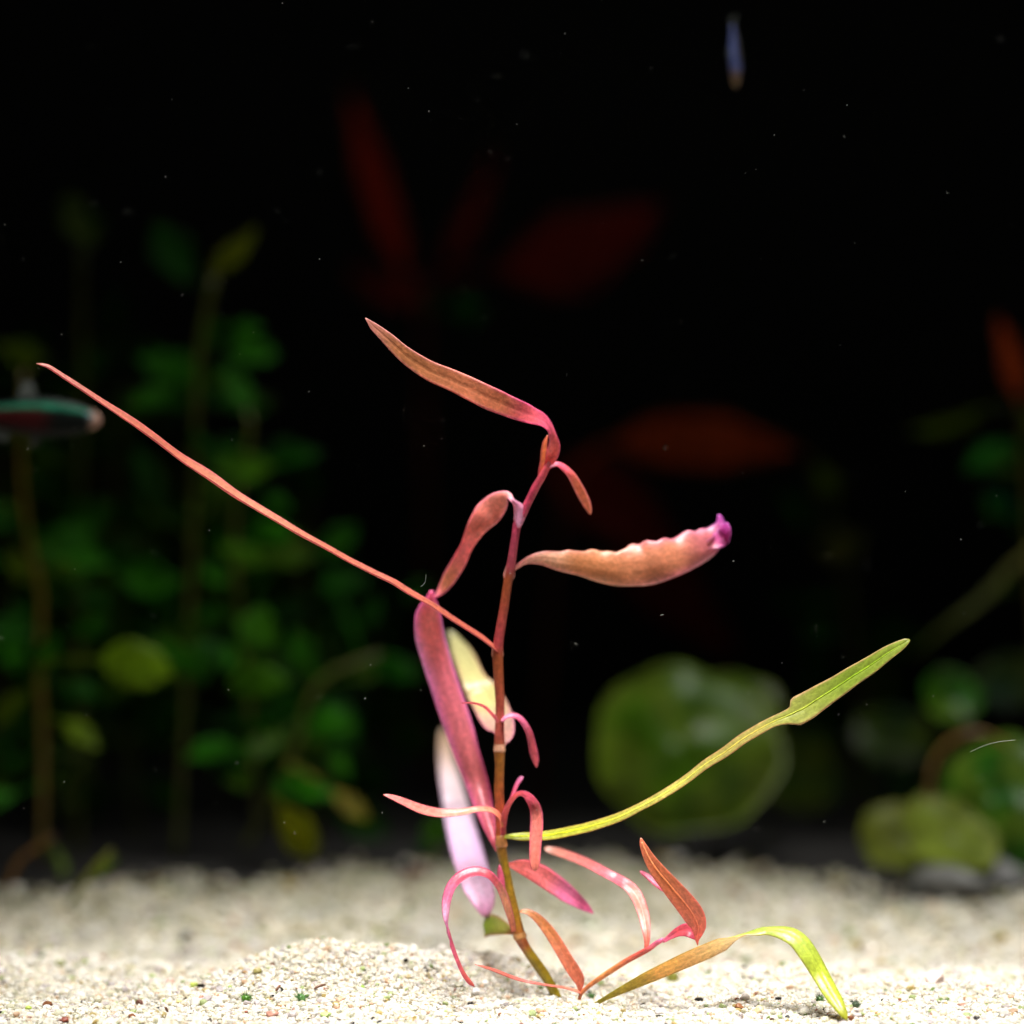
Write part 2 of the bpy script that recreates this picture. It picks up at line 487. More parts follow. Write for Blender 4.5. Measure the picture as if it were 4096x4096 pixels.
Z1, Z2, Z3, Z4, Z8 = (1400, 1200), (2000, 2000), (1400, 2300), (1450, 2900), (100, 1300)
Z5, Z6, Z7 = (1700, 3196), (2400, 3196), (2900, 2400)
A, B5, B6, B7 = 1000 / 1932, 900 / 1932, 1200 / 1932, 900 / 1932

PINK, MAG, SALM, OCH, LILAC = (222, 104, 122), (214, 92, 160), (226, 128, 104), (196, 122, 76), (226, 176, 226)

# ------------------------------------------------------------------ the tall red stem plant
base = at(2222, 3980, 7.4)
plant = empty('red_stem_plant', base, 'tall red stemmed aquarium plant with narrow pink, orange and green leaves rooted in white sand', 'aquatic plant')
SP = [(2199, 1846, 20), (2172, 1900, 30), (2145, 1945, 33), (2114, 2007, 32), (2092, 2052, 36), (2070, 2095, 35), (2062, 2140, 31), (2052, 2207, 33), (2040, 2290, 38),
      (2031, 2331, 35), (2018, 2420, 36), (2000, 2528, 38), (1991, 2610, 42), (1995, 2714, 40), (2000, 2818, 37), (1998, 2921, 38), (1998, 2994, 44), (1998, 3076, 38),
      (1996, 3180, 40), (2003, 3290, 42), (2004, 3381, 44), (2014, 3443, 38), (2035, 3547, 38), (2061, 3666, 42), (2076, 3738, 50), (2102, 3790, 40), (2149, 3858, 42),
      (2182, 3905, 40), (2212, 3960, 39), (2236, 4008, 38)]
stem_cols = [(0.0, (226, 96, 104)), (0.07, (196, 70, 96)), (0.12, (190, 70, 100)), (0.2, (158, 66, 78)), (0.225, (156, 78, 46)), (0.34, (170, 66, 70)), (0.365, (150, 76, 44)),
             (0.5, (168, 76, 66)), (0.545, (146, 92, 36)), (0.66, (160, 66, 44)), (0.715, (150, 110, 40)), (0.73, (142, 114, 30)), (0.82, (150, 112, 32)),
             (0.88, (158, 84, 44)), (0.9, (146, 120, 28)), (1.0, (150, 134, 30))]
stem('stem', SP, (0, 0), 1, plant, [(0, 11), (0.5, 13), (1, 12)], stem_cols, n=110, sides=14, gain=1.15)
# pale swollen joints with their papery collar
for (x, y, w, dx, dy, Yn, c) in [(2078, 2070, 41, -12, 30, 12, (232, 150, 180)), (2037, 2298, 43, -5, 30, 13, (224, 150, 140)), (1990, 2612, 46, 1, 30, 13, (214, 150, 130)),
                                 (1998, 2994, 47, 0, 26, 13, (214, 160, 130)), (2005, 3372, 46, 2, 30, 12.5, (206, 140, 84)), (2078, 3742, 51, 10, 26, 12.2, (196, 140, 84))]:
    stem('node', [(x - dx, y - dy, w * 0.86), (x - dx * .4, y - dy * .4, w * 0.97), (x, y, w * 1.06), (x + dx * .35, y + dy * .35, w * 1.08), (x + dx * .5, y + dy * .55, w * 0.9)],
         (0, 0), 1, plant, Yn, c, n=14, sides=14)
# papery sheath at the upper joint
ribbon('sheath', [(1250, 1540, 12), (1275, 1570, 45), (1300, 1610, 85), (1312, 1660, 90), (1310, 1720, 60), (1300, 1760, 20)], Z1, A, plant, 10.5, roll=[(0, 20), (1, -10)],
       face=(242, 170, 206), back=PINK, curl=-0.5, n=20)

def leaf(*a, **k): return ribbon('leaf', *a, parent=plant, **k)
# 1 the crowning leaf
ribbon('leaf', [(120, 138, 8), (150, 172, 34), (186, 208, 62), (290, 300, 96), (420, 420, 124), (600, 540, 150), (830, 640, 168), (1060, 752, 182), (1250, 833, 164), (1395, 890, 135), (1480, 925, 95),
                (1530, 975, 58), (1562, 1050, 62), (1575, 1125, 92), (1562, 1195, 100), (1540, 1255, 70), (1518, 1300, 48), (1500, 1335, 30)], Z1, A, plant,
       [(0, -1), (0.5, 2), (1, 11)], roll=[(0, -14), (0.5, -10), (0.68, -14), (0.76, -42), (0.81, -66), (0.88, -28), (0.94, -6), (1, 5)],
       face=[(0, (188, 122, 104)), (0.2, (176, 112, 66)), (0.6, (184, 108, 70)), (0.72, (190, 80, 88)), (0.81, (208, 86, 116)), (0.9, (236, 110, 104)), (1, (226, 90, 90))], back=[(0, (190, 120, 110)), (0.75, (226, 90, 110)), (1, (232, 96, 84))],
       edge=[(0, (214, 150, 150)), (0.45, (232, 140, 130)), (0.7, (228, 92, 150)), (1, (220, 80, 130))], curl=0.10, wave=0.012, wfreq=9, n=90, across=13, rib=0.9, seed=1, gain=1.25)
ribbon('leaf', [(1528, 1045, 4), (1510, 1100, 32), (1502, 1170, 46), (1500, 1250, 54), (1485, 1330, 56), (1470, 1370, 30)], Z1, A, plant, 11.5, roll=20,
       face=[(0, (226, 120, 70)), (0.5, (232, 130, 72)), (1, (226, 84, 84))], edge=(222, 84, 110), curl=0.3, n=24, seed=2)
# 2 small drooping leaf under the crown
ribbon('leaf', [(1535, 1285, 26), (1562, 1270, 34), (1605, 1263, 36), (1655, 1292, 48), (1705, 1342, 56), (1745, 1408, 70), (1785, 1485, 76), (1822, 1560, 70), (1845, 1615, 48), (1855, 1645, 26), (1858, 1658, 6)],
       Z1, A, plant, [(0, 11), (1, 15)], roll=[(0, -60), (0.3, -45), (0.5, -15), (1, 8)], face=[(0, (244, 176, 206)), (0.2, (228, 96, 120)), (0.55, (236, 128, 92)), (1, (240, 140, 104))],
       edge=(230, 108, 124), curl=-0.2, n=44, seed=3, gain=1.2)
# 3 left leaf from the upper joint
ribbon('leaf', [(1300, 1590, 30), (1255, 1545, 34), (1218, 1508, 60), (1150, 1560, 165), (1065, 1648, 208), (990, 1742, 165), (940, 1830, 128), (895, 1915, 100), (850, 2005, 112), (800, 2090, 112), (755, 2160, 105), (700, 2245, 62), (660, 2290, 24), (640, 2310, 6)],
       Z1, A, plant, [(0, 11), (0.3, 14), (1, 22)], roll=[(0, 40), (0.2, 8), (0.5, -6), (0.7, 20), (1, 35)], face=[(0, (246, 180, 214)), (0.16, (240, 150, 130)), (0.4, (228, 124, 108)), (0.6, (226, 108, 112)), (0.85, (222, 138, 100)), (1, (226, 120, 150))],
       edge=[(0, (240, 150, 190)), (0.5, (230, 108, 120)), (1, (216, 80, 150))], curl=-0.15, n=64, across=11, seed=4, rib=0.92, gain=1.15)
# 4 big magenta leaf hanging behind the stem
ribbon('leaf', [(632, 120, 24), (622, 170, 60), (617, 235, 140), (615, 330, 205), (645, 450, 235), (695, 600, 228), (752, 800, 222), (808, 1000, 225), (868, 1200, 220), (928, 1400, 200), (992, 1600, 178), (1043, 1800, 140), (1088, 1960, 95), (1118, 2070, 50), (1132, 2135, 12)],
       Z3, A, plant, [(0, 21), (0.3, 25), (0.7, 24), (1, 15)], roll=[(0, 0), (0.25, -34), (0.55, -18), (1, -6)],
       face=[(0, (220, 90, 130)), (0.1, (224, 112, 112)), (0.35, (206, 108, 122)), (0.7, (190, 100, 104)), (0.85, (204, 106, 124)), (1, (206, 90, 110))],
       edge=[(0, (222, 80, 160)), (0.2, (236, 160, 230)), (0.5, (224, 120, 190)), (0.7, (210, 92, 160)), (1, (206, 90, 130))], curl=-0.12, fold=-0.5, n=64, across=15, seed=5, edge_w=0.35, rib=1.1, gain=1.25)  # paler lilac in the edge colour paints in the sheen along the rim
# 5 pale yellow-green leaf behind both
ribbon('leaf', [(760, 430, 10), (800, 480, 60), (850, 570, 130), (900, 690, 165), (955, 800, 190), (1020, 910, 235), (1085, 1020, 260), (1140, 1120, 250), (1180, 1200, 190), (1190, 1260, 130), (1188, 1300, 50), (1178, 1340, 24)],
       Z3, A, plant, [(0, 44), (0.5, 34), (1, 14)], roll=[(0, -22), (1, -12)], face=[(0, (196, 190, 130)), (0.6, (226, 216, 140)), (0.8, (232, 190, 170)), (1, (226, 150, 140))],
       edge=[(0, (180, 170, 110)), (0.4, (216, 150, 130)), (1, (228, 110, 170))], wave=0.09, wfreq=3.2, curl=0.12, n=50, across=13, seed=6, gain=0.72)
# 6 hair-thin leaf, 7 small drooping leaf
ribbon('leaf', [(865, 990, 7), (945, 988, 14), (1030, 1013, 20), (1080, 1055, 22), (1125, 1105, 26), (1140, 1140, 20)], Z3, A, plant, [(0, 6), (1, 11)], roll=55, face=(226, 104, 120), n=24, seed=7)
ribbon('leaf', [(1170, 1130, 24), (1200, 1098, 28), (1245, 1080, 36), (1292, 1087, 40), (1342, 1132, 45), (1385, 1212, 50), (1407, 1295, 56), (1422, 1375, 62), (1436, 1440, 46), (1442, 1486, 10)],
       Z3, A, plant, [(0, 12), (1, 15)], roll=[(0, -60), (0.35, -50), (0.6, -25), (1, 0)], face=[(0, (240, 150, 180)), (0.35, (236, 120, 160)), (0.6, (222, 88, 112)), (1, (230, 112, 124))], edge=(220, 80, 140), curl=-0.2, n=40, seed=8)
# 8 long edge-on leaf to the left
L8 = [(1993, 2606, 16), (1960, 2578, 20), (1926, 2552, 24), (1880, 2522, 24), (1812, 2480, 25), (1735, 2427, 25), (1690, 2401, 27), (1627, 2367, 33), (1570, 2331, 30), (1500, 2297, 25), (1400, 2246, 24),
      (1300, 2190, 27), (1200, 2138, 29), (1100, 2079, 31), (1030, 2038, 37), (928, 1978, 43), (825, 1906, 44), (721, 1836, 39), (618, 1758, 36), (514, 1683, 33), (410, 1613, 28), (333, 1561, 24), (255, 1509, 20), (193, 1468, 16), (162, 1458, 11), (145, 1454, 3)]
L8 = [(x, y, w * 0.64) for x, y, w in L8]
ribbon('leaf', L8, (0, 0), 1, plant, [(0, 12), (0.25, 7), (0.6, 2), (1, -1)], roll=[(0, 62), (0.5, 70), (1, 66)], face=[(0, (226, 118, 88)), (0.3, (222, 130, 98)), (0.5, (230, 156, 120)), (0.75, (216, 122, 92)), (1, (218, 148, 130))],
       back=(220, 96, 96), edge=(228, 110, 120), curl=0.35, wave=0.03, wfreq=6, n=96, seed=9, thick=0.2, gain=0.78)
# 9 wavy leaf to the right
ribbon('leaf', [(110, 535, 26), (150, 505, 34), (190, 478, 44), (240, 462, 66), (335, 450, 112), (460, 471, 148), (610, 486, 188), (770, 508, 244), (930, 524, 275), (1080, 502, 322), (1200, 472, 335), (1330, 438, 310), (1450, 396, 285), (1560, 350, 252), (1630, 300, 212), (1672, 255, 165), (1694, 215, 112), (1704, 175, 70), (1700, 140, 44), (1690, 112, 16)],
       Z2, A, plant, [(0, 13), (0.6, 17), (1, 23)], roll=[(0, 10), (0.3, -6), (0.7, -4), (1, 12)], face=[(0, (246, 170, 160)), (0.16, (242, 184, 150)), (0.3, (210, 134, 82)), (0.7, (212, 132, 94)), (0.88, (206, 112, 120)), (1, (206, 90, 190))],
       edge=[(0, (240, 120, 140)), (0.4, (240, 170, 136)), (0.7, (232, 120, 150)), (0.85, (230, 140, 170)), (1, (206, 92, 206))], curl=-0.16, fold=-0.12, wave=0.05, wfreq=5.3, n=96, across=15, seed=10, edge_w=0.45, rib=0.95, scallop=0.11)
ribbon('leaf_tip', [(1600, 345, 60), (1655, 325, 118), (1702, 305, 128), (1738, 280, 120), (1758, 245, 96), (1764, 205, 60), (1752, 176, 20)], Z2, A, plant, [(0, 20), (0.6, 22), (1, 19)], roll=[(0, 10), (0.5, -20), (1, -58)],
       face=[(0, (206, 118, 120)), (0.4, (206, 96, 160)), (1, (222, 110, 206))], edge=(226, 130, 210), curl=0.5, wave=0.12, wfreq=2.4, n=34, across=11, seed=61, scallop=0.3)
# leaves of the third joint from the sand
ribbon('leaf', [(1075, 790, 20), (1068, 735, 28), (1035, 685, 38), (975, 657, 42), (880, 656, 46), (780, 676, 56), (650, 686, 66), (560, 681, 70), (450, 655, 70), (340, 608, 58), (250, 568, 42), (190, 547, 24), (162, 538, 6)],
       Z4, A, plant, [(0, 10.5), (0.3, 8), (1, 5)], roll=[(0, 55), (1, 42)], face=[(0, (236, 138, 100)), (0.3, (240, 150, 120)), (0.6, (230, 138, 120)), (1, (236, 140, 130))], edge=(224, 104, 124), curl=0.2, n=50, seed=11)
ribbon('leaf', [(1082, 850, 30), (1085, 780, 44), (1095, 705, 46), (1115, 635, 42), (1152, 570, 38), (1200, 528, 36), (1252, 528, 48), (1302, 565, 70), (1338, 640, 88), (1348, 740, 98), (1342, 850, 98), (1336, 950, 92), (1332, 1050, 84), (1334, 1105, 64), (1337, 1126, 20)],
       Z4, A, plant, [(0, 11), (0.45, 9), (1, 6)], roll=[(0, 35), (0.3, 58), (0.44, 62), (0.6, 12), (1, 6)], face=[(0, (206, 70, 90)), (0.3, (222, 96, 110)), (0.45, (236, 116, 150)), (0.6, (212, 116, 104)), (1, (232, 130, 112))],
       edge=(222, 90, 130), curl=0.15, n=60, seed=12)
ribbon('leaf', [(1090, 760, 30), (1100, 690, 36), (1128, 620, 30), (1160, 545, 26), (1190, 465, 30), (1218, 418, 34), (1234, 404, 22), (1240, 399, 8)], Z4, A, plant, [(0, 11.5), (1, 14)], roll=-30,
       face=[(0, (206, 66, 90)), (0.6, (220, 84, 120)), (1, (228, 130, 180))], n=30, seed=13)
# 13 pink leaf lying to the right, 14 arching leaf, 15 short bract
ribbon('leaf', [(1100, 1075, 30), (1140, 1085, 44), (1190, 1095, 90), (1260, 1118, 130), (1370, 1172, 156), (1480, 1242, 152), (1570, 1306, 136), (1660, 1366, 100), (1730, 1416, 58), (1786, 1456, 6)],
       Z4, A, plant, [(0, 13), (1, 20)], roll=[(0, -30), (1, -26)], face=[(0, (236, 124, 116)), (0.4, (234, 122, 124)), (0.65, (224, 120, 164)), (1, (226, 104, 156))], edge=[(0, (226, 90, 100)), (1, (214, 90, 160))], curl=0.3, n=44, across=11, seed=14, rib=1.3)
ribbon('leaf', [(1165, 1600, 30), (1152, 1530, 46), (1115, 1410, 60), (1072, 1295, 62), (1030, 1222, 54), (975, 1165, 60), (900, 1142, 72), (820, 1155, 76), (748, 1195, 78), (692, 1262, 76), (662, 1350, 70), (650, 1430, 58), (648, 1500, 38), (657, 1560, 17), (690, 1675, 20), (728, 1785, 26), (764, 1880, 30), (800, 1945, 34), (835, 1990, 34), (858, 2012, 16), (866, 2022, 6)],
       Z4, A, plant, [(0, 11), (0.3, 6), (0.7, 2), (1, 1)], roll=[(0, 25), (0.2, 45), (0.4, 52), (0.55, 46), (0.66, 30), (0.72, 80), (0.8, 110), (0.92, 140), (1, 150)],
       face=[(0, (226, 130, 96)), (0.15, (244, 180, 140)), (0.28, (180, 72, 84)), (0.42, (190, 78, 100)), (0.54, (226, 120, 160)), (0.62, (248, 190, 226)), (0.7, (226, 120, 180))], back=[(0, (220, 110, 90)), (0.75, (196, 84, 110)), (1, (190, 84, 70))],  # pale stretch past the crest is a highlight painted into the face colour
       edge=(214, 84, 130), curl=0.3, n=90, seed=15)
ribbon('leaf', [(1058, 1080, 8), (1060, 1110, 30), (1066, 1160, 48), (1076, 1220, 46), (1092, 1290, 26), (1105, 1340, 10)], Z4, A, plant, 10.5, roll=15, face=(232, 104, 140), edge=(222, 84, 130), n=20, seed=16)
# 16 pale lilac leaf leaning back, its folded green foot on the stem
ribbon('leaf', [(636, 30, 30), (642, 80, 70), (655, 170, 100), (675, 300, 135), (705, 450, 170), (742, 620, 200), (780, 780, 222), (818, 930, 242), (850, 1050, 250), (882, 1170, 246), (912, 1270, 222), (938, 1360, 172), (952, 1430, 112), (958, 1480, 50)],
       Z4, A, plant, [(0, 62), (0.4, 44), (1, 24)], roll=[(0, -38), (1, -30)], face=[(0, (180, 150, 120)), (0.3, (214, 196, 200)), (0.6, (236, 206, 240)), (0.85, (240, 206, 232)), (1, (222, 160, 200))],
       edge=[(0, (150, 120, 90)), (0.4, (200, 170, 200)), (1, (222, 160, 200))], curl=-0.25, n=50, across=11, seed=17, gain=1.1)
ribbon('leaf', [(1170, 1612, 24), (1140, 1597, 50), (1085, 1572, 104), (1020, 1553, 150), (970, 1546, 178), (945, 1548, 165), (936, 1550, 90), (932, 1551, 30)], Z4, A, plant, [(0, 14), (1, 24)], roll=[(0, 20), (1, 30)],
       face=[(0, (190, 130, 90)), (0.3, (160, 160, 60)), (1, (140, 160, 50))], edge=(206, 140, 110), curl=-0.2, n=24, seed=18)
# 19 long green leaf to the right with a folded blade
G1 = [(2010, 3352, 10), (2030, 3347, 16), (2065, 3347, 27), (2110, 3347, 32), (2166, 3345, 35), (2222, 3338, 37), (2282, 3326, 37), (2352, 3310, 37), (2422, 3289, 36), (2492, 3263, 34), (2562, 3228, 31), (2640, 3186, 32), (2740, 3122, 33), (2820, 3060, 35), (2895, 3013, 40), (2970, 2958, 42), (3040, 2916, 42), (3095, 2887, 42),
      (3140, 2868, 54, 0.42), (3170, 2855, 78, 0.34), (3188, 2846, 108, 0.48), (3222, 2829, 112, 0.5), (3275, 2794, 100, 0.5), (3342, 2752, 88), (3412, 2705, 78), (3482, 2661, 70), (3552, 2612, 56), (3598, 2584, 42), (3626, 2566, 26), (3639, 2559, 8)]
ribbon('leaf', G1, (0, 0), 1, plant, [(0, 12), (0.4, 5), (0.7, 0), (1, -2)], roll=[(0, -30), (0.6, -28), (0.72, -18), (1, -12)],
       face=[(0, (170, 182, 20)), (0.12, (180, 188, 40)), (0.35, (194, 190, 84)), (0.6, (190, 178, 92)), (0.7, (158, 166, 66)), (0.85, (138, 164, 40)), (1, (150, 170, 54))], back=(190, 170, 80),
       edge=[(0, (190, 180, 30)), (0.2, (206, 150, 90)), (0.55, (206, 120, 96)), (0.72, (200, 150, 110)), (1, (196, 150, 110))], edge_w=0.7, curl=0.12, wave=0.012, wfreq=14, n=120, across=13, seed=19, rib=1.2, thick=0.2, ribtube=True)

# ------------------------------------------------------------------ the side shoot
sbase = at(1700 + 1335 * B5, 3196 + 1685 * B5, 5.0)
shoot = empty('red_side_shoot', sbase, 'low orange red shoot leaning over the sand beside the tall stem', 'aquatic plant')
stem('stem', [(1325, 1725, 28), (1340, 1675, 34), (1400, 1612, 38), (1500, 1540, 46), (1620, 1460, 50), (1740, 1385, 50), (1850, 1326, 50), (1932, 1280, 48), (1990, 1236, 44), (2050, 1205, 40)], Z5, B5, shoot, [(0, 8), (1, 3)],
     [(0, (196, 110, 70)), (0.4, (206, 130, 74)), (0.75, (190, 80, 70)), (1, (226, 110, 150))], n=44, gain=1.1)
ribbon('leaf', [(812, 968, 12), (830, 966, 28), (875, 970, 46), (930, 998, 64), (1000, 1060, 84), (1080, 1160, 100), (1150, 1270, 106), (1212, 1372, 110), (1272, 1465, 114), (1315, 1535, 104), (1330, 1580, 76), (1332, 1625, 44), (1336, 1680, 30)],
       Z5, B5, shoot, [(0, 11), (1, 8)], roll=[(0, -40), (0.3, -12), (1, 6)], face=[(0, (222, 150, 90)), (0.3, (206, 128, 70)), (0.6, (200, 112, 76)), (1, (200, 104, 76))], edge=(214, 110, 90), curl=0.2, n=50, across=11, seed=20)
ribbon('leaf', [(428, 1420, 5), (500, 1440, 19), (600, 1472, 27), (750, 1530, 29), (850, 1560, 25), (1000, 1590, 19), (1150, 1612, 19), (1250, 1632, 22), (1335, 1660, 25), (1350, 1680, 16)], Z5, B5, shoot, [(0, 0), (0.5, 3), (1, 8)], roll=[(0, -48), (1, -60)],
       face=[(0, (206, 110, 90)), (0.5, (206, 112, 100)), (1, (226, 140, 110))], edge=(200, 100, 100), n=44, seed=21)
ribbon('leaf', [(1026, 420, 14), (1042, 430, 44), (1120, 452, 66), (1250, 496, 74), (1400, 560, 78), (1550, 640, 82), (1680, 710, 88), (1768, 772, 100), (1828, 860, 106), (1866, 960, 100), (1890, 1060, 88), (1904, 1160, 66), (1906, 1230, 46), (1896, 1290, 30)],
       Z5, B5, shoot, [(0, 24), (0.5, 13), (1, 5)], roll=[(0, -34), (0.5, -38), (0.62, -20), (1, 8)], face=[(0, (196, 134, 110)), (0.25, (206, 116, 110)), (0.5, (222, 104, 122)), (0.65, (238, 140, 116)), (1, (232, 120, 100))],
       edge=[(0, (190, 110, 100)), (0.6, (220, 84, 120)), (1, (226, 90, 110))], curl=0.2, n=60, across=11, seed=22)
ribbon('leaf', [(405, 918, 24), (430, 905, 28), (465, 880, 42), (510, 856, 62), (555, 846, 84), (590, 858, 88), (615, 885, 60), (626, 905, 20)], Z6, B6, shoot, [(0, 3.5), (1, 1.5)], roll=[(0, -30), (1, -10)],
       face=[(0, (232, 110, 150)), (0.5, (228, 92, 104)), (1, (222, 84, 120))], edge=(220, 74, 120), curl=0.3, n=24, seed=23)
ribbon('leaf', [(258, 462, 6), (272, 474, 24), (312, 502, 34), (370, 548, 42), (430, 585, 44), (485, 612, 34), (540, 650, 30), (580, 760, 24), (560, 850, 18)], Z6, B6, shoot, [(0, 9), (0.6, 5), (1, 2.5)], roll=-25, face=[(0, (220, 92, 130)), (1, (228, 100, 120))], n=30, seed=24)
ribbon('leaf', [(263, 250, 8), (268, 270, 26), (280, 305, 46), (312, 372, 70), (362, 450, 96), (422, 522, 112), (482, 592, 126), (540, 660, 136), (588, 722, 140), (618, 775, 130), (634, 822, 102), (632, 868, 62), (626, 908, 26), (630, 944, 4)],
       Z6, B6, shoot, [(0, -1), (1, 0.5)], roll=[(0, -6), (0.6, 8), (1, 20)], face=[(0, (210, 122, 86)), (0.4, (196, 112, 70)), (0.75, (200, 106, 74)), (1, (212, 96, 84))], edge=[(0, (216, 120, 90)), (1, (220, 96, 90))], curl=0.12, n=60, across=13, seed=25, rib=1.06, ribtube=True, gain=1.2)

# ------------------------------------------------------------------ lone arching leaf, green above and orange beneath
lb = at(2400 + 60 * B6, 3196 + 1280 * B6, 3)
lone = empty('arched_leaf', lb, 'single leaf arching out of the sand, orange beneath and lime green on top', 'leaf')
ribbon('blade', [(-40, 1325, 22), (40, 1280, 30), (120, 1238, 44), (200, 1198, 60), (300, 1148, 76), (420, 1092, 88), (550, 1030, 98), (680, 972, 98), (800, 918, 86), (900, 878, 68), (1000, 850, 58), (1078, 844, 52), (1150, 848, 76), (1220, 866, 102), (1280, 906, 116), (1332, 972, 122), (1382, 1052, 116), (1432, 1142, 108), (1482, 1232, 100), (1530, 1312, 84), (1568, 1380, 54), (1584, 1412, 28), (1592, 1428, 6)],
       Z6, B6, lone, [(0, 5), (0.5, 1), (0.8, -3), (1, -9)], roll=[(0, -150), (0.2, -140), (0.42, -125), (0.52, -92), (0.6, -52), (0.75, -34), (1, -24)],
       face=[(0, (170, 164, 40)), (0.3, (206, 190, 90)), (0.46, (190, 190, 90)), (0.54, (150, 172, 60)), (0.7, (160, 184, 60)), (0.88, (166, 184, 34)), (1, (160, 164, 30))],
       back=[(0, (150, 140, 20)), (0.14, (172, 144, 30)), (0.25, (244, 176, 96)), (0.5, (255, 196, 164)), (1, (190, 150, 60))], edge=[(0, (140, 140, 30)), (0.5, (190, 150, 70)), (0.65, (150, 150, 70)), (1, (150, 160, 40))],
       gain=1.15, edge_w=0.75, minc=0.5, curl=-0.16, n=110, across=13, seed=26, rib=1.05, thick=0.2)

# ------------------------------------------------------------------ leafy green plants at the back left
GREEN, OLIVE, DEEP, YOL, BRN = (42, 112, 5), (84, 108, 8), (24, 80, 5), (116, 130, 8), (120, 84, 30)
T10, T11, S93 = (0, 600), (0, 2200), 1800 / 1932

def oval_leaf(parent, o, sc, cx, cy, ln, wd, ang, Y, col, seed, stem_pt=None, mat=None, gain=1.0):
    """broad little leaf: ang is the way its tip points; a stalk runs from its foot to the stem"""
    a = math.radians(ang)
    dx, dy = math.cos(a), -math.sin(a)
    r = random.Random(seed)
    k_ = [r.uniform(0.82, 1.15) for _ in range(9)]
    prof = [(-0.5, 0.08), (-0.40, 0.36 * k_[0]), (-0.26, 0.76 * k_[1]), (-0.08, 0.98 * k_[2]), (0.10, 0.9 * k_[3]), (0.27, 0.64 * k_[4]), (0.40, 0.34 * k_[5]), (0.48, 0.12), (0.53, 0.02)]
    bow = r.uniform(-0.08, 0.08) * ln
    pts = []
    if stem_pt is not None:
        fx, fy = cx - dx * ln * 0.5, cy - dy * ln * 0.5
        sx, sy = stem_pt
        pts = [(sx, sy, 14), (sx + (fx - sx) * 0.5, sy + (fy - sy) * 0.5 - 6, 14)]
    pts += [(cx + dx * ln * t - dy * bow * (0.25 - t * t) * 4, cy + dy * ln * t + dx * bow * (0.25 - t * t) * 4, wd * w) for t, w in prof]
    dY = r.uniform(-6, 6)
    ribbon('leaf', pts, o, sc, parent, [(0, Y), (1, Y + dY)], roll=r.uniform(-26, 26), face=col, back=col, wave=0.05, wfreq=2.3, curl=r.uniform(-0.1, 0.4), n=22, across=7, mat=mat or M_BACK, seed=seed, gain=gain, rib=1.15, thick=0.3)

def near_stem(st, x, y):
    best = None
    for (a, b) in zip(st, st[1:]):
        for k in range(9):
            t = k / 8
            p = (a[0] + (b[0] - a[0]) * t, a[1] + (b[1] - a[1]) * t)
            d = (p[0] - x) ** 2 + (p[1] - y) ** 2
            if best is None or d < best[0]: best = (d, p)
    return best[1]

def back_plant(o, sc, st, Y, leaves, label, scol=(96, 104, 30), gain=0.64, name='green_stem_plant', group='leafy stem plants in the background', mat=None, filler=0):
    b = at(o[0] + st[0][0] * sc, o[1] + st[0][1] * sc, Y)
    e = empty(name, b, label, 'aquatic plant', group)
    stem('stem', st, o, sc, e, Y, scol, n=30, sides=8, gain=gain)
    for i, (cx, cy, ln, wd, ang, dY, col) in enumerate(leaves):
        a = math.radians(ang)
        foot = (cx - math.cos(a) * ln * 0.5, cy + math.sin(a) * ln * 0.5)
        oval_leaf(e, o, sc, cx, cy, ln, wd, ang, Y + dY, col, int(abs(cx * 7 + cy * 3 + i)), near_stem(st, *foot), gain=gain, mat=mat)
    r = random.Random(int(st[0][0]) + 5)
    for k in range(filler):
        f = r.uniform(0.12, 0.72) * (len(st) - 1)
        a_, b_ = st[int(f)], st[int(f) + 1]
        sx, sy = a_[0] + (b_[0] - a_[0]) * (f % 1), a_[1] + (b_[1] - a_[1]) * (f % 1)
        an = r.choice((r.uniform(-35, 50), r.uniform(130, 215)))
        ln, gap = r.uniform(120, 220), r.uniform(10, 150)
        d = gap + ln * 0.5
        cx, cy = sx + math.cos(math.radians(an)) * d, sy - math.sin(math.radians(an)) * d
        oval_leaf(e, o, sc, cx, cy, ln, ln * r.uniform(0.42, 0.66), an, Y + r.uniform(-4, 14), r.choice((DEEP, DEEP, GREEN, (58, 92, 8))), 900 + k + int(sx), (sx, sy), gain=gain)
    return e

# coordinates of the first set: whole-picture pixels halved and traced on the crop that starts at (0, 600)
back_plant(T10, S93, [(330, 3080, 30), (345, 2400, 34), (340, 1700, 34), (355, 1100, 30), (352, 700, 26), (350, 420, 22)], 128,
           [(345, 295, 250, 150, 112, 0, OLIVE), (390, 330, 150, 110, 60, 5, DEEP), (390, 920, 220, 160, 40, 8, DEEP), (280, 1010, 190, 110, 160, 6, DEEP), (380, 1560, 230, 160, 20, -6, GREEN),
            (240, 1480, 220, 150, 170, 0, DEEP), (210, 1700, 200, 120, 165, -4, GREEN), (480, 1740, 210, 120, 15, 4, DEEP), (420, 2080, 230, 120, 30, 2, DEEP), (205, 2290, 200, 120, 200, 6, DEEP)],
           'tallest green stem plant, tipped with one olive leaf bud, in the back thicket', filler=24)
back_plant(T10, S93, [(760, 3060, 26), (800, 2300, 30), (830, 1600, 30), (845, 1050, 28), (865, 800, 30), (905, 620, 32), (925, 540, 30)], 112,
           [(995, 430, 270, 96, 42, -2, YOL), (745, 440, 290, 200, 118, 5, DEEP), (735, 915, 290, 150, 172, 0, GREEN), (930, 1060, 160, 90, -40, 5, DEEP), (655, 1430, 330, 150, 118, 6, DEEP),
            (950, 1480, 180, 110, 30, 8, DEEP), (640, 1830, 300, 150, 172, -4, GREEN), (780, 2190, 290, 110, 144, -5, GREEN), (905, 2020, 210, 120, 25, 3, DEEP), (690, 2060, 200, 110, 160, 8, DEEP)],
           'green stem plant with a forked yellow olive top leaf standing over the thicket', filler=24)
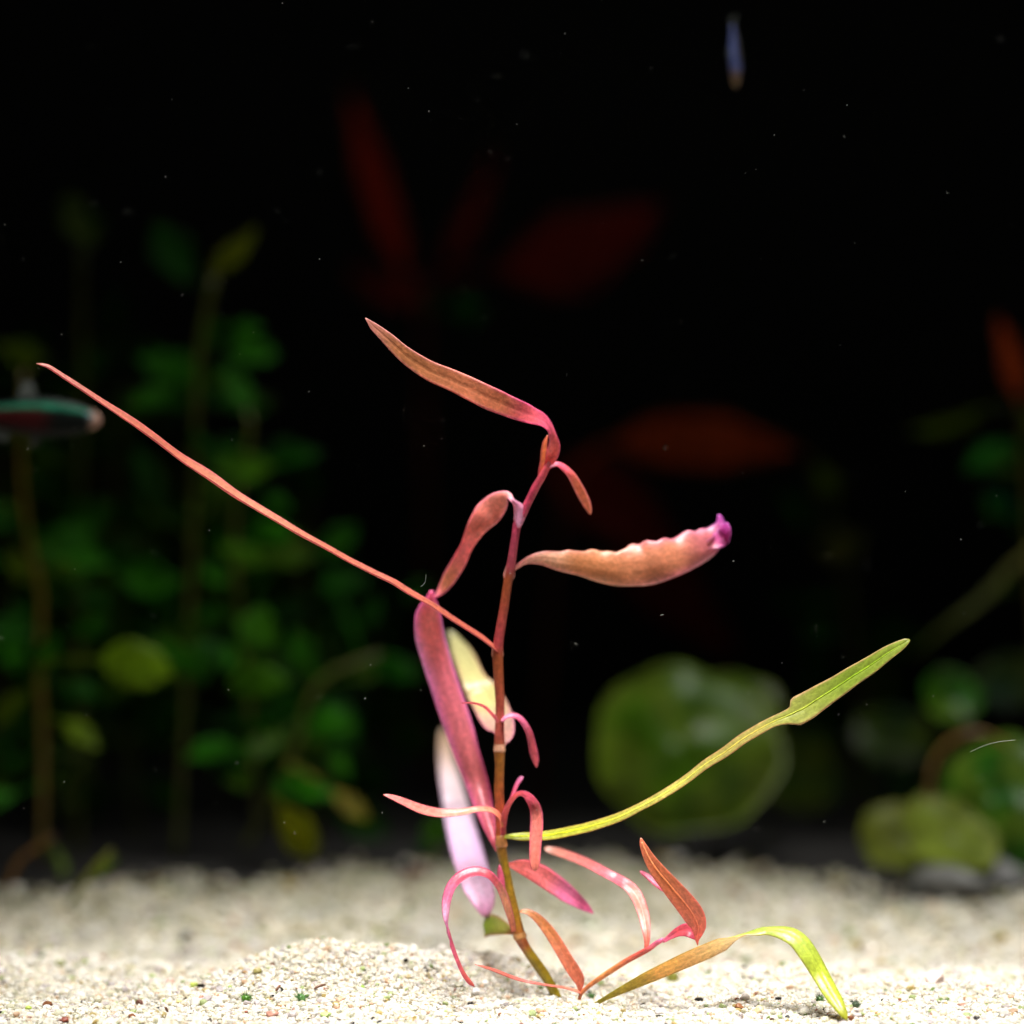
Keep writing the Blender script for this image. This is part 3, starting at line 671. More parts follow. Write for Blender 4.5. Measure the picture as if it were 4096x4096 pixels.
back_plant(T10, S93, [(1110, 2960, 24), (1080, 2560, 28), (1060, 2250, 28), (1020, 1900, 28), (1010, 1600, 26), (1060, 1300, 26), (1080, 1180, 24), (1060, 1120, 18)], 106,
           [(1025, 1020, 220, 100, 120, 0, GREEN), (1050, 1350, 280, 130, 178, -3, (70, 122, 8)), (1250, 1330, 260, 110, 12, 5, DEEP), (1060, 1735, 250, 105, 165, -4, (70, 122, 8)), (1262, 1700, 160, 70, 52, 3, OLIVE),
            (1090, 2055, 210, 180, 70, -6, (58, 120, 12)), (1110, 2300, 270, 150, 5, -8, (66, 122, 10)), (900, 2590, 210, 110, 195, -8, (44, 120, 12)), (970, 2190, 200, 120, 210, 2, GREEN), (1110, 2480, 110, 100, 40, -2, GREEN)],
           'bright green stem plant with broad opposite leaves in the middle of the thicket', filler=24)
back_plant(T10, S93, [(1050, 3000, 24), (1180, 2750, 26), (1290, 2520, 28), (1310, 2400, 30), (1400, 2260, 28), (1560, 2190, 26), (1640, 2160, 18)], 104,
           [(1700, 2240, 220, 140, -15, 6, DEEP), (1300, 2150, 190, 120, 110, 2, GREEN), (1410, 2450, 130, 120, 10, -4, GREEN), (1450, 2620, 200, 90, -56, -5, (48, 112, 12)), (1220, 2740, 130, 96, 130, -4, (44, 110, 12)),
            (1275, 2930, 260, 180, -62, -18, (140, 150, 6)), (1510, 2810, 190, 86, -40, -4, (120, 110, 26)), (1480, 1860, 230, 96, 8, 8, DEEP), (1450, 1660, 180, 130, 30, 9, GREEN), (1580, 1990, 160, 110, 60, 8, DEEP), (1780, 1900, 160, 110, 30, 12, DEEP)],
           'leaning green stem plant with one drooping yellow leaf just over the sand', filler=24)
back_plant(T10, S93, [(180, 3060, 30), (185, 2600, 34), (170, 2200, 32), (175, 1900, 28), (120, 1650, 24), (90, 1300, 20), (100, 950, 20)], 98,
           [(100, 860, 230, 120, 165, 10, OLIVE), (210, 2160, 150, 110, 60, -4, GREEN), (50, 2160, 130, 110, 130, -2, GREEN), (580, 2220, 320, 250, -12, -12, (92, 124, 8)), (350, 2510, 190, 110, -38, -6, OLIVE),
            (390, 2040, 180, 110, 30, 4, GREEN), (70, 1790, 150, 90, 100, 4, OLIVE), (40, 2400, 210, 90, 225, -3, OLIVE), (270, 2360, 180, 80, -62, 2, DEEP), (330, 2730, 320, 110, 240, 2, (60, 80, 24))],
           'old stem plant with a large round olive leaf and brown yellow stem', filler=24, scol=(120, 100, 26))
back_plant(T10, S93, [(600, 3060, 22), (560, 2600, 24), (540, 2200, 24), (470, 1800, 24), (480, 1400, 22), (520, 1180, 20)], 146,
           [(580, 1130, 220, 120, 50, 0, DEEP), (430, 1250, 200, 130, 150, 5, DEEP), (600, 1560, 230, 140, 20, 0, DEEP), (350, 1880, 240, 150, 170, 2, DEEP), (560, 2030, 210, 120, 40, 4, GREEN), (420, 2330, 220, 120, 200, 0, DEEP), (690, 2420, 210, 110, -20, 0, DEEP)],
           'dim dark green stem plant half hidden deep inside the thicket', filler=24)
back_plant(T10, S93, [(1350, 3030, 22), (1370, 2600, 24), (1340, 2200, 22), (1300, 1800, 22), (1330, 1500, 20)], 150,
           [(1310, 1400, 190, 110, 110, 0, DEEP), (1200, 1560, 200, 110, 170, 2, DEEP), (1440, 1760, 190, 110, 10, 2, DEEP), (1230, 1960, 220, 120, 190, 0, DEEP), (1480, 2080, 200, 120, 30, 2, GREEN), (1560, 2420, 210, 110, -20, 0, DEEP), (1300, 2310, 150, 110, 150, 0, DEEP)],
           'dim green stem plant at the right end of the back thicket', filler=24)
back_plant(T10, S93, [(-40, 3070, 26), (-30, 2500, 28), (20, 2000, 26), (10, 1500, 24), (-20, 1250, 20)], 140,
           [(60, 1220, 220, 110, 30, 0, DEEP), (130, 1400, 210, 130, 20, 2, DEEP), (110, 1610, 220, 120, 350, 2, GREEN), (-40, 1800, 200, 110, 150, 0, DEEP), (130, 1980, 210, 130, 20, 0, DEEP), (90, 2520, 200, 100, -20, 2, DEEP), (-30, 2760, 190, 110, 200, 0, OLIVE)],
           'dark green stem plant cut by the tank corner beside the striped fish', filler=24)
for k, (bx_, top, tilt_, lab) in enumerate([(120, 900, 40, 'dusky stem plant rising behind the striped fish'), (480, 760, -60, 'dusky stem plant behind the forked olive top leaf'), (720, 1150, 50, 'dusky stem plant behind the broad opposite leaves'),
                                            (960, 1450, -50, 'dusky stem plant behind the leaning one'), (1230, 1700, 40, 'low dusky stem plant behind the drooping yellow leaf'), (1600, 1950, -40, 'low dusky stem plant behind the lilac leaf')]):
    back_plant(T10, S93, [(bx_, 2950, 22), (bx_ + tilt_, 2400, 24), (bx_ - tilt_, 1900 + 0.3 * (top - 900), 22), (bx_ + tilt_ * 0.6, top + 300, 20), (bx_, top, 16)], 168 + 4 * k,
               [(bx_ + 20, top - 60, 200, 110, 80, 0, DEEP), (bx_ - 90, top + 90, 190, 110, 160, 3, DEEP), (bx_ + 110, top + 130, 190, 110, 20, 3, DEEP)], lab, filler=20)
# runners that creep out over the sand edge
back_plant(T11, S93, [(225, 1640, 30), (300, 1520, 32), (380, 1400, 28), (480, 1290, 20)], 74, [(450, 1370, 150, 50, 40, 2, OLIVE)], 'short olive runner creeping out across the sand edge', scol=(120, 124, 30))
back_plant(T11, S93, [(-30, 1560, 26), (40, 1430, 28), (90, 1330, 24), (230, 1230, 14)], 84, [(250, 1340, 150, 50, 110, 2, OLIVE)], 'brown runner beneath the old stem plant', scol=(130, 90, 30))
back_plant((0, 0), 1, [(1760, 3480, 26), (1745, 3420, 26), (1740, 3380, 22)], 92, [(1752, 3318, 120, 120, 80, 0, (70, 130, 24)), (1700, 3400, 100, 60, 170, 4, DEEP), (1660, 3500, 110, 50, 190, 0, (110, 50, 40))],
           'small green sprig at the sand edge behind the lilac leaf')

# ------------------------------------------------------------------ dim red plant far behind
RED, DRED = (140, 36, 18), (100, 24, 18)
H = 4096 / 1932
back_plant((0, 0), H, [(812, 1500, 20), (808, 1100, 18), (802, 800, 16), (796, 600, 14), (790, 540, 12)], 205,
           [(715, 350, 370, 66, 107, 0, RED), (872, 410, 280, 50, 64, 4, DRED), (735, 540, 170, 56, 158, -4, DRED), (1090, 450, 330, 150, 22, 0, DRED), (880, 575, 70, 60, 0, -4, (30, 96, 30))],
           'dim red plant with upright ribbon leaves far behind the crown of the tall stem', scol=(96, 40, 22), gain=1.5, name='red_ribbon_plant', group='red plants in the dark')
back_plant((0, 0), H, [(1010, 1560, 18), (1030, 1250, 18), (1050, 1050, 16), (1090, 880, 12)], 190,
           [(1330, 845, 350, 110, -3, 0, (164, 66, 24)), (1145, 950, 300, 150, -32, 6, DRED), (1270, 1130, 330, 120, -44, 6, DRED)],
           'dim maroon plant with one wide reddish brown leaf behind the wavy leaf', scol=(96, 40, 22), gain=1.3, name='red_broad_plant', group='red plants in the dark')

# ------------------------------------------------------------------ plants at the back right
RZ, RS = (2300, 1100), 1796 / 1932
back_plant(RZ, RS, [(1990, 2700, 26), (2000, 1900, 28), (1960, 1100, 26), (1935, 700, 24), (1925, 560, 22)], 140,
           [(1865, 360, 380, 96, 104, 0, (170, 70, 24)), (1600, 625, 340, 74, 196, 4, OLIVE), (1800, 790, 260, 120, 204, -4, (40, 110, 30)), (1850, 970, 190, 110, 150, 2, (20, 90, 50)), (1990, 620, 160, 80, 20, 0, OLIVE)],
           'tall plant by the right end with a rusty red top leaf over olive leaves', scol=(110, 96, 26), gain=1.0, name='rusty_top_plant', filler=10)
back_plant(RZ, RS, [(1240, 2500, 22), (1230, 1900, 22), (1180, 1400, 20), (1100, 1060, 18)], 165,
           [(1070, 880, 180, 100, 122, 0, OLIVE), (1140, 1165, 230, 130, 20, 2, (96, 100, 30)), (940, 1000, 230, 90, 130, 4, DEEP), (1330, 1540, 200, 100, 30, 2, DEEP), (920, 1420, 180, 70, 170, 4, DEEP), (1330, 1770, 120, 80, 60, 0, OLIVE)],
           'faint olive stem plant in the dark between the red leaf and the rusty plant', scol=(96, 96, 30), gain=0.9, filler=14)
# a grass-like blade slanting down from the right edge
gb = empty('slanting_blade', at(2300 + 1450 * RS, 1100 + 1640 * RS, 120), 'thin olive blade slanting up to the right out of the dark', 'aquatic plant')
ribbon('leaf', [(1990, 1150, 20), (1930, 1210, 30), (1860, 1280, 42), (1790, 1360, 44), (1720, 1420, 36), (1640, 1480, 28), (1560, 1540, 22), (1450, 1640, 12)], RZ, RS, gb, [(0, 122), (1, 130)], roll=30, face=[(0, (120, 120, 60)), (0.5, (110, 120, 70)), (1, (70, 80, 20))], mat=M_BACK, n=30, seed=31, thick=0.3)

# broad glossy leaves on stalks
ZR, SR = (2200, 2400), 1896 / 1932
def disc_leaf(parent, cx, cy, rx, ry, Y, tilt, turn, face, rim, seed, dish=0.12, notch=0.0, gain=1.0):
    c = at(ZR[0] + cx * SR, ZR[1] + cy * SR, Y)
    k = SR * FRAME / 4096 * (DIST + Y) / DIST
    RR, TT = 14, 44
    V, F, cols, uv = [], [], [], []
    rot = Matrix.Rotation(math.radians(turn), 3, 'Z') @ Matrix.Rotation(math.radians(tilt), 3, 'X')
    r = random.Random(seed); p1, p2 = r.uniform(0, 6), r.uniform(0, 6)
    for side in (1, -1):
        for i in range(RR + 1):
            q = i / RR
            for j in range(TT):
                w = 2 * math.pi * j / TT
                edge = 1 + 0.06 * math.sin(2 * w + p1) + 0.04 * math.sin(3 * w + p2) + 0.025 * math.sin(7 * w + p1) - notch * math.exp(-((w - math.pi * 1.5) / 0.22) ** 2)
                lx, lz = rx * k * q * edge * math.cos(w), ry * k / max(math.cos(math.radians(tilt)), 0.3) * q * edge * math.sin(w)
                d = dish * rx * k * (q * q - 0.35) + 0.05 * rx * k * q * math.sin(4 * w + p2) * q + 0.02 * rx * k * math.sin(7 * q + 2 * w)
                v = Vector((lx, -d - side * 0.22 * (1 - q ** 4), lz))
                V.append(c + rot @ v)
                f = max(0, (q - 0.72) / 0.28) ** 2
                a, b = lin(face), lin(rim)
                vein = 1.0 + 0.25 * max(0.0, math.cos(w * 7)) ** 14 * (1 - q * 0.6)
                pz = mnoise.noise(Vector((lx * 0.22, lz * 0.22, seed * 1.7)))
                blot = max(0.0, min(1.0, 0.5 + 1.6 * pz))      # yellowed, algae-grown patches
                yel = (0.10, 0.13, 0.012)
                cols.append(tuple(gain * vein * ((x + (y - x) * f * 0.6) * (1 - 0.55 * blot) + q_ * 0.55 * blot) for x, y, q_ in zip(a, b, yel)))
                uv.append((lx, lz, seed))
    for s in (0, 1):
        o = s * (RR + 1) * TT
        for i in range(RR):
            for j in range(TT):
                q4 = (o + i * TT + j, o + i * TT + (j + 1) % TT, o + (i + 1) * TT + (j + 1) % TT, o + (i + 1) * TT + j)
                F.append(q4 if s else q4[::-1])
    a, b = RR * TT, (2 * RR + 1) * TT
    for j in range(TT): F.append((a + j, a + (j + 1) % TT, b + (j + 1) % TT, b + j))
    return mesh_obj('leaf', V, F, M_PAD, parent, cols, uv)

pad = empty('round_leaf_plant', at(ZR[0] + 560 * SR, ZR[1] + 1120 * SR, 112), 'plant with one large round glossy green leaf behind the long green leaf', 'aquatic plant', 'broad leaved plants at the back')
disc_leaf(pad, 548, 600, 372, 352, 112, -13, -10, (56, 90, 8), (88, 102, 12), 41, dish=-0.22)
disc_leaf(pad, 790, 420, 170, 110, 120, -46, 20, (60, 84, 20), (90, 100, 30), 42, dish=0.1)
disc_leaf(pad, 1010, 700, 190, 160, 150, -20, 30, (36, 60, 16), (60, 70, 20), 43)
stem('stalk', [(560, 1180, 30), (540, 1050, 28), (530, 900, 26), (525, 700, 22)], ZR, SR, pad, 113.5, (90, 96, 30), n=20, sides=8)
stem('stalk', [(600, 1180, 26), (690, 900, 24), (780, 600, 22), (790, 440, 18)], ZR, SR, pad, 122, (80, 90, 30), n=20, sides=8)
stem('stalk', [(640, 1180, 26), (820, 1000, 24), (960, 860, 22), (1010, 720, 18)], ZR, SR, pad, 152, (70, 80, 30), n=20, sides=8)

rp = empty('broad_leaf_plant', at(ZR[0] + 1750 * SR, ZR[1] + 1160 * SR, 96), 'low plant with overlapping broad dark green leaves by the grey stones', 'aquatic plant', 'broad leaved plants at the back')
disc_leaf(rp, 1830, 830, 270, 290, 96, -18, -30, (32, 84, 14), (70, 90, 16), 44, dish=-0.2)
disc_leaf(rp, 1620, 960, 190, 150, 92, -52, 18, (84, 96, 30), (120, 124, 50), 45, dish=0.15)
disc_leaf(rp, 1430, 980, 190, 120, 102, -48, 14, (78, 84, 22), (96, 96, 30), 46, dish=0.12)
disc_leaf(rp, 1625, 400, 115, 110, 118, -20, 10, (44, 104, 20), (70, 120, 30), 47, dish=0.5)
disc_leaf(rp, 1400, 560, 170, 110, 140, -18, -20, (30, 60, 18), (50, 70, 20), 48)
disc_leaf(rp, 1880, 330, 150, 110, 142, -18, -20, (26, 60, 24), (40, 70, 24), 49)
stem('stalk', [(1700, 1180, 34), (1560, 900, 26), (1560, 680, 24), (1640, 570, 22), (1760, 540, 20), (1880, 600, 18)], ZR, SR, rp, [(0, 98), (1, 94)], (128, 100, 40), n=30, sides=8)
stem('stalk', [(1680, 1180, 30), (1660, 900, 26), (1640, 600, 24), (1628, 430, 20)], ZR, SR, rp, 120, (70, 90, 30), n=20, sides=8)
stem('stalk', [(1740, 1180, 30), (1780, 1050, 28), (1830, 900, 22)], ZR, SR, rp, 98, (80, 90, 30), n=16, sides=8)
stem('stalk', [(1660, 1170, 26), (1560, 1050, 24), (1440, 990, 20)], ZR, SR, rp, 103.5, (80, 90, 30), n=16, sides=8)
stem('stalk', [(1690, 1180, 26), (1560, 900, 24), (1420, 600, 20)], ZR, SR, rp, 142, (60, 70, 24), n=16, sides=8)
stem('stalk', [(1780, 1180, 26), (1860, 800, 24), (1885, 380, 20)], ZR, SR, rp, 144, (60, 70, 24), n=16, sides=8)

# ------------------------------------------------------------------ stones, pebbles, algae tufts
def pebble(name, px, py, Y, d, col, label, cat, group, seed, flat=0.8, mat=None, sink=0.25):
    r = np.random.default_rng(seed)
    B, F = ico(2)
    V = B.copy()
    for _ in range(8):
        n_ = r.normal(size=3); n_ /= np.linalg.norm(n_)
        s = V @ n_
        V = V - np.outer(np.maximum(s - r.uniform(0.55, 0.85), 0), n_) * 0.9
    V = V * r.uniform(0.8, 1.2, 3) * np.array([1, 1, flat]) * (1 + 0.04 * r.normal(size=(len(V), 1)))
    if Y is None:     # walk the ray to the sand surface
        for Yt in np.arange(-12, 110, 0.25):
            c = at(px, py, Yt)
            if c.z <= sand_h(np.array(c.x), np.array(c.y)) + 0.1 * d: break
    else: c = at(px, py, Y)
    z = float(sand_h(np.array(c.x), np.array(c.y)))
    P = V * d / 2 + np.array([c.x, c.y, max(z, c.z - d) + d * flat * (0.5 - sink)])
    cols = [tuple(np.clip(np.array(lin(col)) * r.uniform(0.75, 1.25), 0, 0.9)) for _ in range(len(V))]
    me_o = mesh_obj(name, [(0, 0, 0)] * 0 + [tuple(p) for p in P], [tuple(int(i) for i in f) for f in F], mat or M_PEBBLE, None, cols)
    tag(me_o, label, cat, group)
    return me_o

Q1, QS, Q3 = (0, 3396), 1400 / 1932, (2696, 3396)
def q(o, x, y): return (o[0] + x * QS, o[1] + y * QS)
peb = [  # picture position, size mm, colour, kind, own label
    (q(Q1, 770, 855), 1.5, (104, 62, 46), 0, 'large rough brown pebble standing proud of the sand'), (q(Q1, 1500, 922), 1.5, (178, 128, 110), 1), (q(Q1, 355, 950), 1.2, (120, 50, 26), 0, 'dark rust red pebble half sunk beside the large brown pebble'), (q(Q1, 690, 768), 0.6, (140, 76, 48), 0),
    (q(Q1, 1360, 905), 0.6, (140, 70, 46), 0), (q(Q1, 1620, 898), 0.6, (150, 80, 46), 0), (q(Q3, 362, 878), 1.0, (136, 84, 44), 0, 'pitted brown pebble lying in front of the arched leaf'), (q(Q3, 1425, 918), 0.8, (168, 104, 60), 0, 'light rust pebble between the peach pebble and the tan pebble'), (q(Q3, 1625, 940), 0.8, (150, 110, 80), 0, 'tan brown pebble touching the big black pebble'),
    (q(Q3, 627, 932), 0.75, (22, 20, 18), 2, 'smooth black pebble between the pitted brown pebble and the leaf tip'), (q(Q3, 1670, 940), 1.0, (28, 22, 18), 2, 'big black pebble beside a tan one beyond the leaf tip'), (q(Q1, 247, 862), 0.55, (26, 20, 16), 2, 'black splinter beside the yellow green algae pebble'), (q(Q1, 455, 848), 0.5, (40, 22, 18), 2), (q(Q1, 1155, 950), 0.7, (40, 24, 20), 2), (q(Q1, 1870, 950), 0.7, (60, 30, 22), 2),
    (q(Q3, 1270, 795), 0.5, (60, 50, 44), 2), (q(Q3, 540, 945), 0.5, (90, 50, 40), 2),
    (q(Q3, 1105, 908), 0.9, (226, 160, 110), 3, 'orange peach pebble just beyond the green leaf tip'), (q(Q3, 1735, 765), 0.9, (206, 140, 110), 3), (q(Q3, 1585, 865), 1.1, (220, 170, 150), 3, 'pale peach pebble on the sand above the tan pebble'), (q(Q1, 940, 740), 1.2, (222, 180, 164), 3, 'wide pink peach pebble behind the cream quartz pebble'), (q(Q1, 1110, 825), 0.9, (214, 160, 140), 3), (q(Q3, 0, 935), 0.7, (206, 140, 90), 3),
    (q(Q3, 470, 900), 1.5, (214, 190, 150), 4, 'honey coloured quartz pebble beside the pitted brown pebble'), (q(Q3, 390, 830), 1.3, (200, 190, 180), 4, 'greyish quartz pebble behind the pitted brown pebble'), (q(Q1, 1020, 800), 1.6, (240, 222, 200), 4, 'large cream quartz pebble near the green algae ball'), (q(Q1, 985, 850), 0.9, (216, 200, 130), 4), (q(Q3, 1440, 735), 2.6, (214, 190, 180), 4, 'largest pinkish quartz pebble on the open sand behind the leaf tip'), ((1905, 3975), 1.4, (240, 238, 234), 4, 'white quartz pebble at the tip of the drooping arched pink leaf'), ((1330, 3990), 1.1, (232, 232, 236), 4),
    (q(Q1, 157, 890), 1.0, (150, 166, 70), 5, 'yellow green algae pebble beside a black splinter'), (q(Q1, 1800, 925), 1.3, (164, 190, 110), 5, 'roundest pale green algae pebble near the wispy tuft'), (q(Q1, 915, 850), 0.8, (136, 168, 90), 5), (q(Q1, 1270, 772), 0.7, (150, 170, 90), 5), (q(Q1, 135, 688), 0.9, (150, 176, 90), 5), (q(Q1, 335, 640), 1.3, (120, 130, 60), 5), (q(Q1, 470, 628), 1.1, (130, 140, 70), 5),
    (q(Q1, 840, 710), 0.9, (160, 180, 96), 5), (q(Q3, 575, 858), 0.5, (140, 170, 90), 5), (q(Q3, 715, 915), 0.8, (164, 190, 130), 5), (q(Q3, 195, 918), 0.6, (140, 170, 96), 5), (q(Q1, 1070, 760), 1.0, (176, 190, 90), 5), ((1450, 3880), 0.9, (160, 176, 110), 5), ((1450, 3952), 0.7, (150, 180, 80), 5), ((2070, 3845), 0.9, (120, 100, 40), 0, 'olive brown pebble on the sand behind the stem foot'),
    (q(Q1, 1420, 690), 1.3, (150, 140, 80), 5), (q(Q1, 1350, 690), 0.8, (150, 120, 80), 0),
]
kinds = [('rust brown pebble lying among the white sand grains', 'brown pebbles'), ('flat pinkish brown pebble with a dark rim on the sand', None), ('tiny black pebble lying on the white sand', 'black pebbles'),
         ('peach orange pebble lying on the white sand', 'peach pebbles'), ('larger pale quartz pebble resting on the sand', 'quartz pebbles'), ('pebble coated with pale green algae on the sand', 'algae pebbles')]
for i, ((x, y), d, c, kd, *own) in enumerate(peb):
    pebble('pebble', x, y, None, d * 0.8, c, own[0] if own else kinds[kd][0], 'pebble', kinds[kd][1], 100 + i)
# small grey stones under the broad leaves
for i, (x, y, Y, d, lab) in enumerate([(3800, 3560, 84, 13, 'low grey stone under the broad dark leaves'), (3985, 3530, 92, 10, 'smaller grey stone beyond the low one under the broad leaves')]):
    pebble('stone', x, y, Y, d, (84, 84, 80), lab, 'stone', None, 300 + i, flat=0.45, sink=0.4)

def algae(px, py, size, label, seed, col=(86, 140, 40)):
    r = random.Random(seed)
    c = None
    for Yt in np.arange(-12, 110, 0.25):
        c = at(px, py, Yt)
        if c.z <= float(sand_h(np.array(c.x), np.array(c.y))) + 0.35: break
    e = empty('algae_tuft', c - Vector((0, 0, size * 0.4)), label, 'algae', 'green algae tufts on the sand')
    B, F = ico(2)
    V = [tuple(Vector(b) * size * 0.36 * (1 + 0.25 * mnoise.noise(Vector(b) * 2.3 + Vector((seed, 0, 0)))) + c) for b in B]
    mesh_obj('core', V, [tuple(int(i) for i in f) for f in F], M_STEM, e, [lin((col[0] + 30, col[1] + 26, col[2] + 20))] * len(V), [v for v in V])
    VV, FF, CC = [], [], []
    for k in range(90):
        d = Vector((r.gauss(0, 1), r.gauss(0, 1), abs(r.gauss(0.2, 1)))).normalized()
        p = c + d * size * 0.28
        ln = size * r.uniform(0.25, 0.6)
        bend = Vector((r.gauss(0, .3), r.gauss(0, .3), r.gauss(0, .3)))
        s = d.cross(Vector((r.gauss(0, 1), r.gauss(0, 1), r.gauss(0, 1)))).normalized()
        t = d.cross(s)
        b0 = len(VV)
        for f, w in ((0, 0.022), (0.5, 0.016), (1, 0.004)):
            pc = p + d * ln * f + bend * ln * f * f
            VV += [pc + s * w, pc - s * w * 0.5 + t * w * 0.87, pc - s * w * 0.5 - t * w * 0.87]
            CC += [lin(col)] * 3
        for a in (0, 3):
            for j in range(3): FF.append((b0 + a + j, b0 + a + (j + 1) % 3, b0 + a + 3 + (j + 1) % 3, b0 + a + 3 + j))
    f_ = mesh_obj('filaments', VV, FF, M_STEM, e, CC, [tuple(v) for v in VV])
    tag(f_, kind='stuff')
algae(983, 3995, 1.1, 'round dark green algae ball with a clear bubble-like spot on the sand', 1, (70, 130, 30))
algae(1203, 3996, 1.3, 'wispy blue green algae tuft spreading over the sand mound', 2, (70, 120, 60))
algae(3280, 4000, 1.0, 'dark green algae tuft beside the arched green leaf tip', 3, (50, 90, 36))
algae(2365, 3985, 0.7, 'tiny green algae tuft at the foot of the arched leaf', 4, (60, 110, 40))
algae(3425, 4020, 0.9, 'grey green algae tuft on the far side of the leaf tip', 5, (60, 84, 60))
algae(2690, 3912, 1.6, 'yellow olive algae tuft under the arched leaf', 6, (120, 124, 40))

# twig litter
for i, (x0, y0, x1, y1, lab) in enumerate([(1258, 3955, 1302, 3940, 'short brown twig scrap on the mound'), (1105, 3962, 1122, 3944, 'thin brown husk standing up in the sand'), (3348, 4056, 3338, 4092, 'bent peach coloured husk by the green leaf tip'),
                                           (660, 4030, 672, 4052, 'split brown husk under the large brown pebble')]):
    Y = 3 if i < 2 else -2
    p0, p1 = at(x0, y0, Y), at(x1, y1, Y + 0.5)
    C = [p0 + (p1 - p0) * t + Vector((0, 0, 0.12 * math.sin(t * 3.1))) for t in [k / 8 for k in range(9)]]
    col = lin((226, 150, 96)) if i == 2 else lin((120, 76, 44))
    o = tube3('husk', C, [0.04 + 0.10 * math.sin(math.pi * (0.15 + 0.7 * k / 8)) for k in range(9)], None, [col] * 9, sides=7, mat=M_STEM)
    tag(o, lab, 'husk')

# ------------------------------------------------------------------ fish
def fish_material():
    return leaf_material('fish_skin', transl=0.04, rough=0.5, spec=0.08, cell=900, bump=0.2, mottle=0.35, vein=0.0)
M_FISH = fish_material()

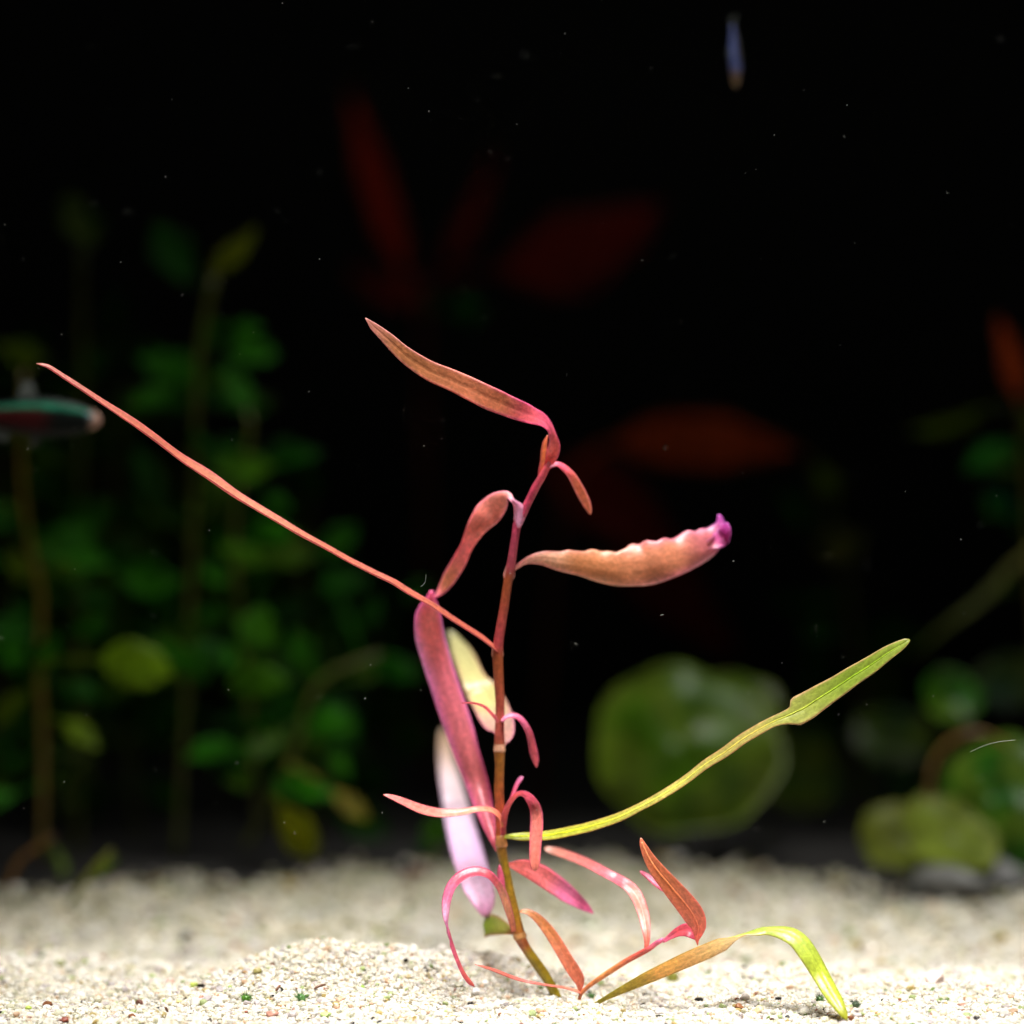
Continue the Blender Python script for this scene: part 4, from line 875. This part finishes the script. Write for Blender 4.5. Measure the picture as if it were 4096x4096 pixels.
def fish(name, label, origin, heading, up, length, stripe, belly, backc, snout, bend=0.0, seed=1, snout_len=0.05):
    """lofted body: x along the fish (snout at 0), tail fin, dorsal, anal and belly fins, eyes"""
    e = empty(name, origin, label, 'fish', 'small striped fish')
    h = Vector(heading).normalized(); u = (Vector(up) - h * Vector(up).dot(h)).normalized(); s = h.cross(u)
    def W(x, y, z):   # x back from the snout, y sideways, z up, in lengths
        off = bend * x * x
        return Vector(origin) - h * (x * length) + s * (y * length) + u * ((z + off) * length)
    prof = [(0.0, .012, .012), (0.03, .045, .03), (0.08, .075, .045), (0.16, .105, .058), (0.28, .128, .064), (0.4, .13, .062), (0.52, .115, .054), (0.64, .088, .04), (0.74, .062, .028), (0.82, .046, .02), (0.86, .044, .014)]
    V, F, C, U = [], [], [], []
    K = 20
    for x, hz, hy in prof:
        for k in range(K):
            w = 2 * math.pi * k / K
            y, z = hy * math.cos(w), hz * math.sin(w)
            V.append(W(x, y, z - 0.01 * math.sin(x * 4)))
            zn = math.sin(w)
            if x < snout_len: c = snout
            elif zn > 0.78: c = backc
            elif zn > 0.34: c = stripe
            elif x > 0.38 and zn > -0.75: c = belly
            else: c = backc
            C.append(lin(c)); U.append((y * length, x * length, 0))
    for i in range(len(prof) - 1):
        for k in range(K):
            a, b = i * K + k, i * K + (k + 1) % K
            F.append((a, b, b + K, a + K))
    F.append(tuple(range(K - 1, -1, -1))); F.append(tuple(range((len(prof) - 1) * K, len(prof) * K)))
    mesh_obj('body', V, F, M_FISH, e, C, U)
    def fin(nm, outline, thick=0.004, col=(70, 74, 70)):
        n = len(outline)
        VV = [W(x, thick / 2, z) for x, z in outline] + [W(x, -thick / 2, z) for x, z in outline]
        FF = [tuple(range(n)), tuple(range(2 * n - 1, n - 1, -1))] + [(i, i + n, (i + 1) % n + n, (i + 1) % n) for i in range(n)]
        mesh_obj(nm, VV, FF, M_FISH, e, [lin(col)] * len(VV), [tuple(v) for v in VV], smooth=False)
    fin('tail_fin', [(0.85, .035), (0.93, .09), (1.0, .13), (0.985, .06), (0.95, .0), (0.985, -.06), (1.0, -.13), (0.93, -.09), (0.85, -.035)])
    fin('dorsal_fin', [(0.42, .11), (0.47, .22), (0.53, .21), (0.55, .15), (0.55, .095)])
    fin('anal_fin', [(0.56, -.09), (0.6, -.18), (0.68, -.14), (0.78, -.045)])
    fin('belly_fin', [(0.36, -.115), (0.40, -.2), (0.45, -.19), (0.44, -.11)])
    B, Fi = ico(1)
    for sg in (1, -1):
        P = [W(0.075 + b[0] * 0.026, sg * 0.036 + b[1] * 0.014, 0.014 + b[2] * 0.026) for b in B]
        mesh_obj('eye', P, [tuple(int(i) for i in f) for f in Fi], M_FISH, e, [lin((20, 20, 22)) if abs(b[1]) > 0.62 else lin((120, 150, 160)) for b in B], [tuple(p) for p in P])
    return e
fish('neon_fish', 'slim fish with a turquoise stripe and pale snout swimming by the left plants', at(405, 1682, 46), (1, -0.12, -0.1), (0, 0, 1), 17.5, (10, 92, 66), (44, 10, 10), (8, 12, 10), (150, 118, 104), bend=-0.05)
fish('neon_fish', 'blue backed fish diving head down near the top of the dark water', at(2945, 348, 52), (0.07, 0.25, -1), (-0.5, -0.86, 0), 8.0, (70, 90, 160), (70, 66, 64), (92, 102, 150), (128, 104, 80), seed=2, snout_len=0.2)

# threads adrift in the water
for pts, Yf, lab in [([(3880, 3008), (3930, 2985), (3990, 2968), (4060, 2960)], 2, 'thin pale thread floating before the broad dark leaves'),
                     ([(1682, 2346), (1694, 2338), (1702, 2322), (1704, 2300)], 1, 'tiny curled thread floating above the long thin leaf'),
                     ([(2640, 2464), (2646, 2459), (2656, 2458)], 1, 'tiny pale thread adrift under the wavy leaf')]:
    S_ = catmull([(x, y, 1) for x, y in pts], 16)
    o = tube3('thread', [at(q_[0], q_[1], Yf) for q_ in S_], [0.018] * 17, None, [(0.5, 0.52, 0.46)] * 17, sides=5, mat=M_GRAIN)
    tag(o, lab, 'thread')

# ------------------------------------------------------------------ motes drifting in the water
VV, FF, CC = [], [], []
Bm, Fm = ico(0)
for k in range(170):
    Yk = random.uniform(-8, 22) if k % 3 else random.uniform(20, 60)
    c = at(random.uniform(0, 4096), random.uniform(0, 3400), Yk)
    sz = abs(random.gauss(0.013, 0.008)) + 0.010
    el = random.uniform(1, 2.6); an = random.uniform(0, 3.14)
    b0 = len(VV)
    for b in Bm:
        x, z = b[0] * el, b[2]
        VV.append(c + Vector((x * math.cos(an) - z * math.sin(an), b[1], x * math.sin(an) + z * math.cos(an))) * sz)
        CC.append((0.7, 0.72, 0.66))
    FF += [tuple(int(i) + b0 for i in f) for f in Fm]
tag(mesh_obj('floating_motes', VV, FF, M_GRAIN, None, CC), 'pale dust motes drifting in the dark water', 'dust', kind='stuff')
